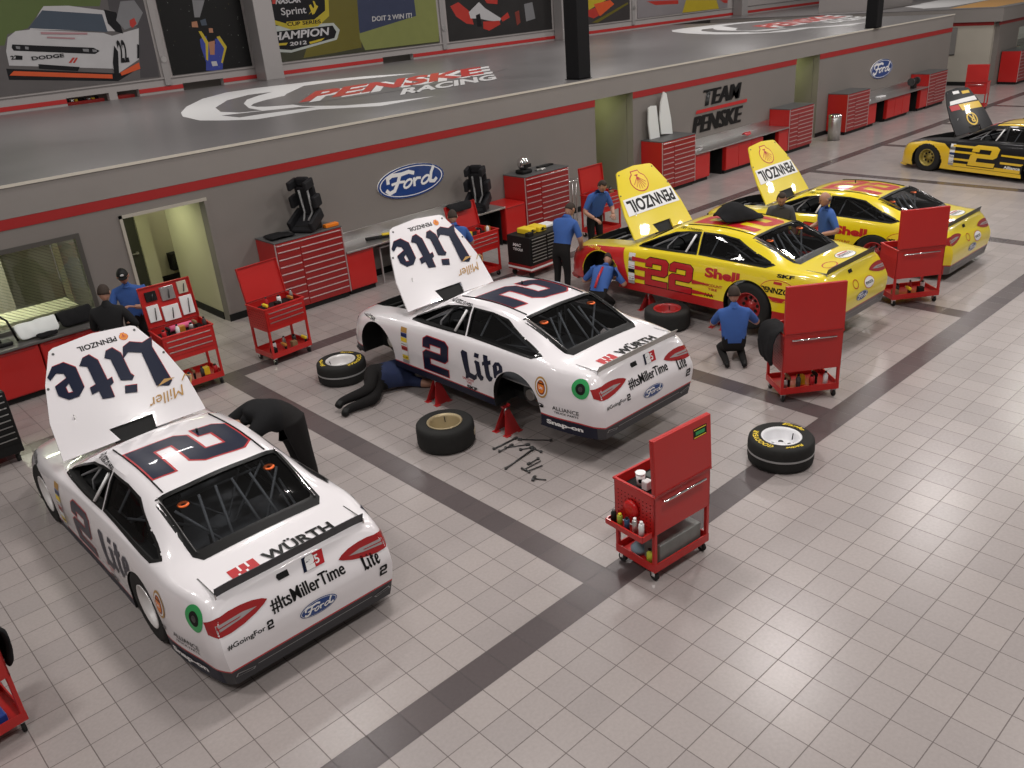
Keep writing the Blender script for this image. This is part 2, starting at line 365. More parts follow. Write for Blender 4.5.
POST = {'P1':[('P_GRASS',[(1.46,7.04),(5.76,6.92),(5.13,5.57),(3.63,5.67),(3.07,5.15),(2.52,5.04),(2.36,4.77),(0.77,4.84)]),('P_DARK',[(5.5,6.93),(6.66,6.89),(6.36,3.52),(5.78,3.54),(6.09,4.91),(5.37,5.47)]),('P_SHADOW',[(2.23,4.19),(5.18,3.74),(5.86,3.84),(5.12,3.53),(2.22,3.9)]),('P_WHITE',[(2.5,4.96),(2.74,5.1),(3.1,5.11),(5.03,4.87),(5.27,4.77),(6.09,4.91),(5.87,4.06),(5.18,3.74),(5.04,3.89),(2.33,4.26),(2.36,4.62)]),('P_WHITE',[(3.63,5.67),(4.28,5.64),(5.19,5.46),(5.34,5.35),(5.42,4.88),(3.1,5.11),(3.54,5.59)]),('P_GLASS',[(3.56,5.57),(5.14,5.36),(5.17,4.88),(3.09,5.15)]),('P_SHADOW',[(5.22,5.48),(5.55,5.38),(5.6,4.8),(5.39,4.88),(5.23,5.11)]),('P_GREY',[(5.74,5.66),(6.15,5.67),(6.32,5.32),(6.07,5.0),(5.67,4.9),(5.49,5.17)]),('P_RED',[(5.87,5.14),(6.03,5.2),(6.06,5.04),(5.91,4.93),(5.85,5.0)]),('P_SHADOW',[(2.56,4.78),(4.66,4.5),(4.81,4.4),(4.66,4.33),(2.55,4.62),(2.52,4.7)]),('P_GREY',[(2.63,4.73),(2.74,4.71),(2.72,4.64),(2.63,4.66)]),('P_GREY',[(2.86,4.7),(2.95,4.68),(2.93,4.61),(2.85,4.63)]),('P_GREY',[(4.35,4.5),(4.52,4.48),(4.5,4.4),(4.35,4.43)]),('P_GREY',[(4.61,4.46),(4.73,4.44),(4.72,4.38),(4.61,4.39)]),('P_RED',[(3.87,4.17),(4.02,4.3),(4.08,4.29),(3.94,4.16)]),('P_RED',[(3.98,4.16),(4.11,4.29),(4.16,4.28),(4.04,4.15)]),('P_SHADOW',[(2.56,4.5),(2.73,4.47),(2.7,4.37),(2.54,4.39)]),('P_SHADOW',[(3.07,4.22),(4.14,4.03),(4.06,3.93),(3.05,4.1)]),('P_ORANGE',[(2.26,4.01),(2.4,4.11),(4.99,3.73),(4.97,3.62)]),('P_ORANGE',[(5.23,3.76),(5.85,3.98),(5.85,3.8),(5.25,3.67)]),('P_SHADOW',[(5.25,4.51),(5.32,4.33),(5.19,3.74),(5.04,3.65),(5.09,4.05)]),('P_SHADOW',[(5.93,4.49),(5.98,4.45),(5.89,4.1),(5.83,4.09)]),('P_PINK',[(3.36,5.03),(4.6,4.91),(4.58,4.86),(3.36,4.97)]),('P_PINK',[(3.49,4.9),(4.22,4.81),(4.21,4.77),(3.48,4.86)])],'P2':[('P_GREY',[(7.92,5.57),(8.32,5.54),(8.05,5.07),(7.88,5.08)]),('P_BLUE',[(8.09,4.35),(8.66,4.2),(8.43,3.45),(7.89,3.53)]),('P_BLUE',[(7.9,4.45),(8.13,4.53),(8.13,4.2),(7.95,3.76),(7.88,4.23)]),('P_YEL',[(7.91,4.68),(8.01,4.67),(8.16,4.34),(8.02,3.8),(7.97,3.85),(8.05,4.3)]),('P_BLUE',[(8.39,4.41),(8.61,4.44),(8.69,4.11),(8.46,3.71),(8.39,3.95)]),('P_YEL',[(8.46,4.47),(8.57,4.49),(8.74,4.15),(8.49,3.68),(8.44,3.71),(8.64,4.11)]),('P_SKIN',[(8.16,4.34),(8.38,4.37),(8.28,3.96),(8.13,3.97)]),('P_SKIN',[(7.75,4.96),(7.93,4.97),(7.93,4.79),(7.73,4.81)]),('P_SKIN',[(8.26,4.74),(8.39,4.73),(8.38,4.6),(8.25,4.61)]),('P_GLASS',[(8.03,4.98),(8.22,5.02),(8.23,4.83),(8.05,4.83)]),('P_WHITE',[(8.11,3.77),(8.29,3.77),(8.31,3.63),(8.13,3.63)])],'P3':[('P_OLIVE',[(13.29,6.61),(14.21,6.58),(13.83,3.66),(12.71,3.59),(11.43,3.55)]),('P_GRASS2',[(13.97,6.04),(17.63,5.89),(17.38,3.55),(13.97,3.56),(13.76,4.08)]),('P_NAVY',[(13.8,5.1),(14.11,6.04),(16.4,5.94),(16.42,4.52),(13.84,4.13)]),('P_OLIVE',[(13.3,6.34),(14.02,6.32),(13.81,3.96),(12.91,3.86)]),('P_SILV',[(9.68,4.84),(10.39,4.63),(12.82,4.55),(13.03,4.31),(12.86,4.01),(11.0,3.76),(9.48,3.96)]),('P_BLACK',[(9.75,4.6),(10.29,4.45),(12.77,4.47),(12.88,4.26),(12.77,4.07),(11.02,3.84),(9.63,4.05)]),('P_RIM',[(10.25,5.74),(10.94,5.96),(12.25,5.9),(12.77,5.39),(12.69,4.78),(12.18,4.49),(11.15,4.46),(10.42,4.73),(10.12,5.12)]),('P_BLACK',[(10.37,5.68),(10.99,5.88),(12.17,5.83),(12.62,5.34),(12.56,4.96),(12.0,4.67),(11.11,4.63),(10.5,4.83),(10.25,5.17)]),('P_YEL',[(11.0,4.72),(12.36,4.71),(12.36,4.56),(11.03,4.55)]),('P_RED',[(10.63,5.41),(10.78,5.4),(10.76,5.29),(10.61,5.29)]),('P_YEL',[(10.31,5.42),(10.44,5.42),(10.47,5.28),(10.31,5.28)]),('P_ORANGE',[(10.47,5.42),(10.59,5.41),(10.59,5.29),(10.47,5.29)]),('P_YEL',[(11.87,4.87),(12.16,5.1),(12.13,5.29),(12.19,5.28),(12.26,5.09)]),('P_YEL',[(11.96,5.16),(12.04,5.19),(12.16,4.93),(12.04,4.86)]),('P_YEL',[(12.06,4.94),(12.25,5.15),(12.31,5.11),(12.11,4.88)]),('P_YEL',[(10.22,4.1),(10.93,4.08),(10.85,4.01),(10.27,4.03)]),('P_YEL',[(11.74,4.03),(12.38,4.11),(12.22,4.02),(11.76,3.96)])],'P4':[('P_RED',[(18.1,4.74),(18.52,4.86),(19.1,4.46),(19.2,4.01),(18.84,4.07),(18.35,4.36)]),('P_WHITE',[(19.0,4.47),(19.57,4.8),(19.86,4.56),(20.7,4.12),(20.58,4.02),(20.03,4.09),(19.5,4.21),(19.07,4.24)]),('P_SHADOW',[(19.35,4.33),(19.57,4.39),(19.62,3.9),(19.38,3.92)]),('P_RED',[(19.7,4.08),(20.58,4.05),(20.62,3.91),(19.99,3.72),(19.69,3.82)]),('P_RED',[(20.65,4.13),(21.06,4.33),(21.16,4.13),(20.75,4.0)]),('P_RED',[(19.61,5.16),(20.59,5.11),(20.54,4.66),(19.99,4.73)]),('P_DRED',[(21.46,4.3),(21.7,4.36),(21.74,3.89),(21.53,3.79)]),('P_GREY',[(22.01,4.57),(22.49,4.62),(22.61,3.98),(22.07,3.91)])],'P5':[('P_YEL',[(25.92,4.98),(27.69,4.89),(27.11,4.42),(25.93,4.08)]),('P_RED',[(25.86,4.08),(26.69,4.19),(26.95,3.92),(26.25,3.72),(25.88,3.83)]),('P_ORANGE',[(26.28,4.3),(27.39,4.4),(27.66,4.22),(26.66,3.78)]),('P_OLIVE',[(26.11,3.56),(28.6,4.24),(28.64,4.16),(26.51,3.53)])],'P6':[('P_RED',[(29.98,4.19),(32.42,4.1),(32.42,3.93),(30.65,3.99)]),('P_YEL',[(33.04,4.07),(35.61,3.91),(35.85,3.48),(32.74,3.51)]),('P_RED',[(35.94,3.89),(37.67,3.79),(37.45,3.66),(36.29,3.73)])]}
LOGO = {'logo':[('W',[(4.02,16.47),(4.74,17.78),(5.88,19.33),(7.03,20.26),(8.07,20.37),(9.68,19.89),(11.1,19.11),(12.02,17.61),(11.02,18.03),(9.89,18.71),(8.77,18.83),(7.3,17.23),(6.47,16.07),(5.95,14.8),(5.77,13.8),(6.14,12.62),(6.74,12.09),(7.92,11.6),(6.33,11.51),(5.5,12.7),(4.03,12.75),(3.67,13.46),(3.45,14.19),(3.65,15.52)]),('D',[(4.87,16.41),(5.88,17.84),(6.86,18.52),(7.51,18.38),(6.78,17.86),(6.13,17.23),(5.59,16.34),(5.11,15.15),(4.95,14.21),(4.55,14.51),(4.46,15.27)]),('D',[(4.1,14.48),(4.89,14.11),(5.63,13.7),(5.76,13.21),(4.59,13.55),(4.07,13.56)])],'txt':{'P':[(6.18,14.54),(11.94,14.23),(13.84,16.59),(7.58,16.84)],'R':[(7.78,12.74),(10.95,12.86),(11.95,14.08),(8.83,14.19)],'white':[(6.61,15.86),(12.74,14.71)]}}
PTXT = {'dodge':[(2.94,4.34),(3.83,4.25),(2.96,4.43)],'n22':[(5.36,3.98),(5.6,4.0),(5.52,4.68)],'champ':[(10.04,4.2),(12.67,4.14),(10.1,4.46)],'y2012':[(10.98,3.97),(11.64,3.98),(11.0,4.1)],'sprint':[(10.9,4.88),(11.79,4.9),(10.96,5.17)],'nascar':[(10.76,5.27),(11.65,5.26),(10.8,5.45)],'cup':[(11.0,4.57),(12.33,4.59),(11.03,4.71)],'doit':[(14.43,4.46),(16.19,4.63),(14.46,4.63)]}
TOOLS = [(1.18, 2.55, 1.53, 2.54), (1.18, 2.45, 1.37, 2.45), (1.77, 2.16, 1.55, 2.47), (1.29, 2.46, 1.51, 2.31), (1.37, 2.28, 1.49, 2.22), (0.95, 2.09, 1.46, 2.17), (1.49, 2.05, 1.49, 2.17), (1.35, 1.96, 1.21, 1.96), (1.33, 1.9, 1.07, 1.91), (1.27, 1.81, 1.07, 1.85), (1.07, 1.55, 1.0, 1.68)]
SAIL1 = [(13.24, 1.44), (13.17, 1.84), (13.18, 2.22), (13.29, 2.26), (13.49, 2.24), (13.63, 1.46)]
SAIL2 = [(13.7, 1.48), (13.63, 1.89), (13.68, 2.27), (13.8, 2.52), (13.91, 2.46), (14.1, 1.82), (14.17, 1.42)]
# ------------------------------------------------------------------ floor
def floor_material():
    m = bpy.data.materials.new('ceramic_floor_tiles'); m.use_nodes = True; nt = m.node_tree; b = nt.nodes['Principled BSDF']
    N = nt.nodes.new; Lk = nt.links.new
    tc = N('ShaderNodeTexCoord'); sep = N('ShaderNodeSeparateXYZ'); Lk(tc.outputs['Object'], sep.inputs[0])
    def tile(c1, c2, mo):
        br = N('ShaderNodeTexBrick'); br.offset = 0; br.squash = 1
        for k, v in (('Scale', 1), ('Mortar Size', .0042), ('Mortar Smooth', .1), ('Bias', 0), ('Brick Width', T), ('Row Height', T)): br.inputs[k].default_value = v
        br.inputs['Color1'].default_value = c1; br.inputs['Color2'].default_value = c2; br.inputs['Mortar'].default_value = mo
        Lk(tc.outputs['Object'], br.inputs['Vector']); return br
    light = tile((.37, .33, .315, 1), (.33, .295, .285, 1), (.13, .105, .10, 1))
    dark = tile((.105, .085, .085, 1), (.088, .072, .073, 1), (.05, .04, .04, 1))
    def mth(op, a, bb):
        n = N('ShaderNodeMath'); n.operation = op
        for i, q in enumerate((a, bb)):
            if isinstance(q, (int, float)): n.inputs[i].default_value = q
            else: Lk(q, n.inputs[i])
        return n.outputs[0]
    X, Y = sep.outputs[0], sep.outputs[1]
    def band(v, a, c): return mth('MULTIPLY', mth('GREATER_THAN', v, a), mth('LESS_THAN', v, c))
    s = mth('MAXIMUM', band(Y, -T, 0), band(Y, 24*T, 25*T))
    xm = mth('FLOORED_MODULO', X, 14*T)
    s = mth('MAXIMUM', s, mth('MULTIPLY', mth('MULTIPLY', mth('LESS_THAN', xm, T), mth('GREATER_THAN', X, -.01)), band(Y, -.001, 24.5*T)))
    mx = N('ShaderNodeMix'); mx.data_type = 'RGBA'; Lk(s, mx.inputs[0]); Lk(light.outputs[0], mx.inputs[6]); Lk(dark.outputs[0], mx.inputs[7])
    no = N('ShaderNodeTexNoise'); no.inputs['Scale'].default_value = 35; no.inputs['Detail'].default_value = 4; Lk(tc.outputs['Object'], no.inputs['Vector'])
    n2 = N('ShaderNodeTexNoise'); n2.inputs['Scale'].default_value = .7; Lk(tc.outputs['Object'], n2.inputs['Vector'])
    v = mth('ADD', mth('MULTIPLY', no.outputs['Fac'], .22), mth('MULTIPLY', n2.outputs['Fac'], .16)); v = mth('ADD', v, .81)
    vm = N('ShaderNodeVectorMath'); vm.operation = 'SCALE'; Lk(mx.outputs[2], vm.inputs[0]); Lk(v, vm.inputs['Scale'])
    Lk(vm.outputs[0], b.inputs['Base Color'])
    rr = mth('ADD', mth('MULTIPLY', light.outputs['Fac'], .3), .27); Lk(rr, b.inputs['Roughness'])
    b.inputs['Specular IOR Level'].default_value = .45
    bp = N('ShaderNodeBump'); bp.inputs['Strength'].default_value = .25; bp.inputs['Distance'].default_value = .002; bp.invert = True
    Lk(light.outputs['Fac'], bp.inputs['Height']); Lk(bp.outputs[0], b.inputs['Normal'])
    return m
FLOORM = floor_material()
struct(MB().box(-14, 62, -9, 16, -.2, 0, FLOORM).build('floor'))
DECKM = mat('polished_grey_deck', (.20, .19, .192), .30, noise=.12, scale=.6, spec=.6)
EDGE = mat('deck_edge_trim', (.62, .58, .5), .4)
FASCIA = mat('fascia_grey', (.25, .23, .215), .6, noise=.05, scale=2)
YW = 9.87
def wall_front():
    m = MB()
    spans = [(-14, -3.5, 0, 2.55), (-3.5, -.75, 0, .87), (-3.5, -.75, 2.13, 2.55), (-.75, -.05, 0, 2.55), (-.05, 1.34, 2.2, 2.55), (1.34, 11.34, 0, 2.55),
             (12.76, 20.52, 0, 2.55), (21.92, 31.85, 0, 2.55)]
    for a, b, z0, z1 in spans: m.box(a, b, YW, YW+.2, z0, z1, WALLM)
    m.box(31.65, 31.85, YW+.2, 23, 0, 2.55, WALLM)
    struct(m.build('wall_front'))
    f = MB().box(-14, 31.86, YW-.012, YW+.2, 2.552, 2.985, FASCIA)
    f.box(31.65, 31.862, YW+.2, 23, 2.552, 2.985, FASCIA)
    struct(f.build('trim_1'))                                     # the fascia band over the work bays
    s = MB()
    for a, b in ((-14, 11.34), (12.76, 20.52), (21.92, 31.86)): s.box(a, b, YW-.011, YW-.001, 2.395, 2.548, STRIPE)
    struct(s.build('trim_2'))
    d = MB().box(-14, 31.87, YW-.02, 23.2, 2.99, 3.03, DECKM); d.box(-14, 31.88, YW-.034, YW-.021, 2.99, 3.034, EDGE)
    struct(d.build('ceiling'))                                    # flat deck over the bays
    bb = MB()
    for a, b in ((-14, -.05), (1.34, 11.34), (12.76, 20.52), (21.92, 31.86)): bb.box(a, b, YW-.016, YW-.002, 0.001, .13, BASEB)
    struct(bb.build('baseboard_front'))
wall_front()
CORR = mat('corridor_wall_paint', (.50, .47, .33), .6, noise=.04, scale=2)
def corridor():
    m = MB(); m.box(1.34, 1.44, YW+.21, 11.75, 0, 2.97, CORR); m.box(-.3, 4.0, 13.5, 13.6, 0, 2.97, CORR); m.box(-.2, -.06, YW+.21, 13.5, 0, 2.97, WALLM); m.box(3.9, 4, 11.75, 13.5, 0, 2.97, CORR); m.box(1.44, 3.9, 11.65, 11.75, 0, 2.97, CORR)
    m.box(-.06, 1.34, YW+.21, 13.5, 2.3, 2.4, WALLL)
    m.box(.98, 1.22, 12.4, 12.55, 0, 2.28, CORR); m.box(-.06, .30, 12.4, 12.55, 0, 2.28, WALLL)
    struct(m.build('wall_corridor'))
    b = MB().box(1.322, 1.338, YW+.21, 11.76, 0.001, .14, BASEB); b.box(.97, 1.23, 12.385, 12.399, .001, .14, BASEB); b.box(1.22, 3.9, 13.48, 13.499, .001, .14, BASEB); struct(b.build('baseboard_corridor'))
    f = MB()
    f.box(-.10, -.05, YW-.03, YW+.2, 0, 2.25, WALLL); f.box(-.10, 1.39, YW-.03, YW-.002, 2.2, 2.25, WALLL); f.box(1.34, 1.39, YW-.03, YW-.002, .14, 2.2, WALLM)
    struct(f.build('trim_3'))
    d = MB().box(.30, .98, 12.46, 12.5, .02, 2.28, mat('dark_door', (.035, .035, .025), .5)); dd = struct(d.build('door_1'))
    MB().box(.86, .90, 12.40, 12.459, .98, 1.02, STEEL).box(.78, .90, 12.39, 12.405, .99, 1.01, STEEL).build('door_handle', dd)
    t = thing('fire_extinguisher_cabinet', 'dark cabinet low on the corridor wall past the doorway', 'cabinet', (1.95, 13.38, .25))
    MB().bbox(-.16, .16, -.1, .1, 0, .36, DARK).build('body', t); MB().box(-.12, .12, -.106, -.10, .04, .32, WGLASS).build('door', t)
    area('corridor_light', (2.4, 12.6, 2.8), .5, .5, 16, (1, 1, .74)); w = area('corridor_light', (.55, 11.0, 2.26), .5, .9, 17, (.93, 1, .66))
corridor()
def shop_window():
    x0, x1, z0, z1 = -3.5, -.75, .87, 2.13
    f = MB()
    for a in ((x0, x0+.07, z0, z1), (x1-.07, x1, z0, z1), (x0+.07, x1-.07, z1-.07, z1), (x0+.07, x1-.07, z0, z0+.05)): f.box(a[0], a[1], YW-.02, YW+.12, a[2], a[3], mat('window_frame_grey', (.10, .095, .085), .4, metal=.3))
    w = struct(f.build('window_1'))
    MB().box(x0+.07, x1-.07, YW+.03, YW+.036, z0+.05, z1-.07, WGLASS).build('pane', w)
    g = MB(); a, b = z0+.05, z1-.07; y = YW+.09
    wire = mat('mesh_wire', (.25, .24, .2), .5)
    k = x0-1.2
    while k < x1:   # slanting wires of the mesh screen behind the pane
        q0 = max(k, x0+.07); q1 = min(k+1.2*1.6, x1-.07)
        if q1 > q0:
            za = b-(q0-k)/1.6; zb = b-(q1-k)/1.6
            if za > a:
                if zb < a: q1 = k+(b-a)*1.6; zb = a
                g.box(0, 1, -.003, .003, -.004, .004, wire, Matrix.Translation((q0, y, za)) @ Matrix.Rotation(-math.atan2(zb-za, q1-q0)*1, 4, 'Y') @ Matrix.Scale(math.hypot(q1-q0, zb-za), 4, (1, 0, 0)))
        k += .085
    g.build('mesh_screen', w)
    cream = mat('office_wall_cream', (.52, .50, .36), .7, noise=.04)
    r = MB().box(-6, -.22, 14, 14.1, 0, 2.97, cream); r.box(-6, -5.9, YW+.2, 14, 0, 2.97, cream); r.box(-5.9, -.22, YW+.21, 14, 2.5, 2.55, cream); r.box(-1.6, -1.4, 12.6, 14, 0, 2.5, WALLL)
    struct(r.build('wall_office'))
    area('office_light', (-2.4, 11.8, 2.45), 1.2, 1.0, 80, (1, 1, .82))
    t = thing('office_desk', 'pale desk seen through the mesh-screened window', 'desk', (-1.5, 11.2, 0))
    wd = mat('pale_laminate', (.6, .58, .42), .4); MB().bbox(-.7, .7, -.35, .35, .72, .76, wd).build('top', t)
    for sx in (-.64, .64):
        for sy in (-.3, .3): MB().box(sx-.02, sx+.02, sy-.02, sy+.02, 0, .72, STEEL).build('leg', t)
shop_window()
ALC = mat('alcove_glow_tinted_wall', (.40, .40, .20), .7, noise=.05)  # greenish-yellow lamp glow of the recess is mixed into this wall colour
def alcove(i, x0, x1, n):
    m = MB().box(x0-.1, x0, YW+.21, 12.4, 0, 2.97, ALC); m.box(x1, x1+.1, YW+.21, 12.4, 0, 2.97, WALLM); m.box(x0, x1, 11.3, 11.4, 0, 2.97, ALC)
    struct(m.build('wall_alcove_'+n))
    t = tag(MB().bbox(0, .12, -.02, 0, 0, .16, DARK, .004).build('wall_switch', loc=(x0+.75, 11.29, 1.05)), 'small dark switch plate on the green-lit wall of the %s recess' % n, 'switch')
    area('recess_light', ((x0+x1)/2, YW+1.0, 2.6), .4, .15, 9, (.88, 1, .45))
alcove(0, 11.34, 12.76, 'middle'); alcove(1, 20.52, 21.92, 'far')
# upper shop wall behind the deck
YU = 23.2
def upper_wall():
    m = MB()
    for a, b, z0, z1 in ((-8, 3.55, 3.03, 3.24), (5.66, 7.05, 3.03, 3.24), (8.41, 14.7, 3.03, 3.24), (16.1, 62, 3.03, 3.24), (4.76, 5.0, 3.03, 3.24), (-8, 62, 3.24, 8.5)):
        m.box(a, b, YU, YU+.2, z0, z1, WALLB)
    m.box(-8, 62, YU+.9, YU+1, 2, 3.3, WALLM)
    struct(m.build('wall_back'))
    s = MB()
    for a, b in ((-8, 3.55), (5.66, 7.05), (8.41, 14.7), (16.1, 62)): s.box(a, b, YU-.012, YU-.001, 3.1, 3.22, STRIPEB)
    struct(s.build('trim_4'))
    struct(MB().box(-8, 62, YU-.05, YU-.001, 3.44, 3.475, WALLB).build('trim_5'))
upper_wall()
for i, (a, b, lab) in enumerate(((3.6, 4.7, 'red tool chest with tools on top in the leftmost low slot of upper wall'), (5.02, 5.62, 'small plain red chest behind the low slot of the upper wall'))):
    t = thing('tool_chest', lab, 'tool chest', (a, YU+.3, 2.6))
    MB().bbox(0, b-a, 0, .5, 0, .5, RED).build('body', t)
    MB().box(.05, b-a-.05, -.006, 0, .3, .31, TRIMS).build('drawer_trim', t)
    if i == 0:
        k = MB(); random.seed(3)
        for q in range(8): k.bbox(.05+q*.12, .13+q*.12, .05, .2, .5, .54+.06*random.random(), [BLK, STEEL, VYEL, DARK][q % 4])
        k.build('tools_on_lid', t)
def column(name, x, y, w, z0, z1, m, label):
    t = thing(name, label, 'column', (x, y, z0))
    MB().bbox(-w/2, w/2, -w/2, w/2, .012, z1-z0, m, .02).build('shaft', t)
    MB().bbox(-w/2-.02, w/2+.02, -w/2-.02, w/2+.02, 0, .012, m, .004).build('base_plate', t)
column('steel_column', 11.28, 10.3, .42, 3.03, 8.5, COLB, 'black square steel column rising from the deck edge nearer the camera')
column('steel_column', 25.5, 9.95, .40, 3.03, 8.5, COLB, 'black square steel column rising from the deck edge farther right')
column('wall_column', 9.86, YU-.45, .66, 3.03, 8.5, COLS, 'thick silver-grey column between the winner poster and the yellow champion poster')
column('wall_column', 23.95, YU-.3, .5, 3.03, 8.5, COLS, 'silver-grey column just left of the near black column')
column('wall_column', 37.4, YU-.3, .55, 3.03, 8.5, COLS, 'distant silver-grey column beside the small red racing picture')
for x in (6.6, 17.65, 29.0):
    t = tag(MB().bbox(-.10, .10, -.06, -.002, 0, 5.2, COLS, .01).cyl((0, -.1, .75), .09, .05, STEEL, 'y').build('poster_post', loc=(x, YU, 3.24)),
            {6.6: 'grey post with round bracket between the white car poster and the winner poster', 17.65: 'grey post with round bracket left of the open-wheel car poster', 29.0: 'grey post right of the yellow racing car poster'}[x], 'post')
struct(MB().bbox(36.5, 40.5, 15.3, 18, 3.03, 3.9, WALLB).build('trim_6'))
# posters
PC = dict(P_GRASS=(.09, .13, .03), P_GRASS2=(.22, .24, .07), P_DARK=(.06, .055, .06), P_SHADOW=(.012, .012, .014), P_WHITE=(.50, .49, .50), P_GLASS=(.05, .07, .10), P_GREY=(.20, .20, .21),
          P_RED=(.45, .03, .02), P_ORANGE=(.65, .09, .02), P_PINK=(.40, .22, .24), P_BLUE=(.03, .05, .30), P_YEL=(.50, .38, .02), P_SKIN=(.40, .18, .10), P_OLIVE=(.13, .11, .01),
          P_NAVY=(.03, .04, .09), P_SILV=(.42, .45, .42), P_BLACK=(.012, .012, .014), P_RIM=(.42, .34, .02), P_DRED=(.2, .03, .02))
def pm(n): return mat(n.lower(), PC[n], .35, noise=.08, scale=3)
def poster(x0, x1, z0, z1, bg, key, label, extra=None):
    t = thing('wall_poster', label, 'poster', (x0, YU-.03, z0))
    MB().box(0, x1-x0, 0, .025, 0, z1-z0, bg).build('panel', t)
    d = Decal(lambda u, v, o: Vector((u-x0, -o, v-z0)), 9, .001, .0008)
    def clip(p, ax, lim, sg):
        out = []
        for i in range(len(p)):
            a, b = p[i-1], p[i]; ia, ib = (a[ax]-lim)*sg >= 0, (b[ax]-lim)*sg >= 0
            if ia != ib:
                k = (lim-a[ax])/(b[ax]-a[ax]); out.append((a[0]+(b[0]-a[0])*k, a[1]+(b[1]-a[1])*k))
            if ib: out.append(b)
        return out
    for n, p in POST[key]:
        for ax, lim, sg in ((0, x0, 1), (0, x1, -1), (1, z0, 1), (1, z1, -1)):
            if len(p) > 2: p = clip(p, ax, lim, sg)
        if len(p) > 2: d.add(pm(n), poly2d(p))
    if extra: extra(d, t)
    d.build('print', t)
def e1(d, t):
    d.text(pm('P_SHADOW'), 'DODGE', 2.94, 4.33, .10, .86, bold=.03); d.text(pm('P_SHADOW'), '22', 5.33, 4.02, .62, .25, bold=.03)
    d.text(pm('P_SHADOW'), '22', 2.42, 4.4, .1, .18, bold=.03)
def e2(d, t):
    d = Decal(d.surf, 9, d.off, .0001)
    random.seed(5)
    for k in range(60):
        x, z = random.uniform(6.85, 9.4), random.uniform(3.55, 6.2); s = random.uniform(.006, .018)
        d.add(pm(['P_GREY', 'P_OLIVE', 'P_SILV'][k % 3]), rect2d(x, z, x+s, z+s))
    o = d.build('confetti', t); o['kind'] = 'stuff'
def e3(d, t):
    wh = pm('P_WHITE')
    d.text(wh, 'CHAMPION', 10.06, 4.18, .25, 2.55, .2, .03); d.text(wh, '2012', 10.98, 3.97, .12, .66, .1, .03)
    d.text(wh, 'Sprint', 10.87, 4.86, .29, .95, 0, .01); d.text(wh, 'NASCAR', 10.72, 5.27, .17, .95, .3, .03)
    d.text(pm('P_BLACK'), 'CUP SERIES', 11.02, 4.58, .12, 1.3, 0, .02); d.text(wh, "DOIT 2 WIN IT!", 14.42, 4.47, .17, 1.8, .1, .03)
poster(-3.5, 6.42, 3.5, 7.2, mat('poster_track_grey', (.11, .10, .10), .4, noise=.2, scale=1), 'P1', 'wall poster of a white and orange stock car number 22 on track', e1)
poster(6.8, 9.5, 3.5, 7.2, mat('poster_night', (.012, .012, .012), .4), 'P2', 'black wall poster of a winner in blue and yellow raising a trophy', e2)
poster(10.25, 17.42, 3.5, 7.2, mat('poster_yellow_black', (.035, .035, .015), .4, noise=.5, scale=.8), 'P3', 'yellow, black and green wall poster with champion 2012 emblem', e3)
poster(17.9, 23.6, 3.5, 7.2, mat('poster_dark_grey', (.03, .028, .028), .4, noise=.3, scale=1), 'P4', 'dark wall poster of a red and white open-wheel racing car')
poster(24.4, 28.75, 3.5, 7.2, mat('poster_dark_track', (.035, .03, .03), .4, noise=.3, scale=1), 'P5', 'wall poster of a yellow and red racing car behind the black column')
poster(29.3, 36.6, 3.5, 7.2, mat('poster_pale_grey', (.24, .22, .23), .4, noise=.1, scale=1), 'P6', 'pale grey wall poster with small red and yellow racing cars')
# deck emblems painted on the roof deck
def deck_logo(dx, dy, k, label):
    t = thing('floor_emblem', label, 'emblem', (dx, dy, 3.031))
    d = Decal(lambda u, v, o: Vector(((u-4)*k, (v-11.5)*k, o)), 20, .001, .0012)
    for c, p in LOGO['logo']: d.add(VWHITE if c == 'W' else DECKM, poly2d(p))
    d.add(DECKM, xf(ellipse2d(0, 0, 4.3, 1.75), dx=9.6, dy=15.6, rot=.10))
    tt, w = text2d('PENSKE', 2.2, .0, .04, 5.9); d.add(VWHITE, xf(tt, shear=.82), 6.22, 14.30); d.add(mat('emblem_red', (.60, .06, .05), .3), xf(tt, shear=.82), 6.10, 14.55)
    tt, w = text2d('RACING', 1.25, 0, .04, 3.1); d.add(VWHITE, xf(tt, shear=.82), 7.8, 12.8)
    d.build('emblem_print', t)
deck_logo(4, 11.5, 1, 'large white and red racing emblem painted on the near part of the grey deck')
deck_logo(24.9, 11.6, .97, 'white and red racing emblem painted on the far right part of the grey deck')
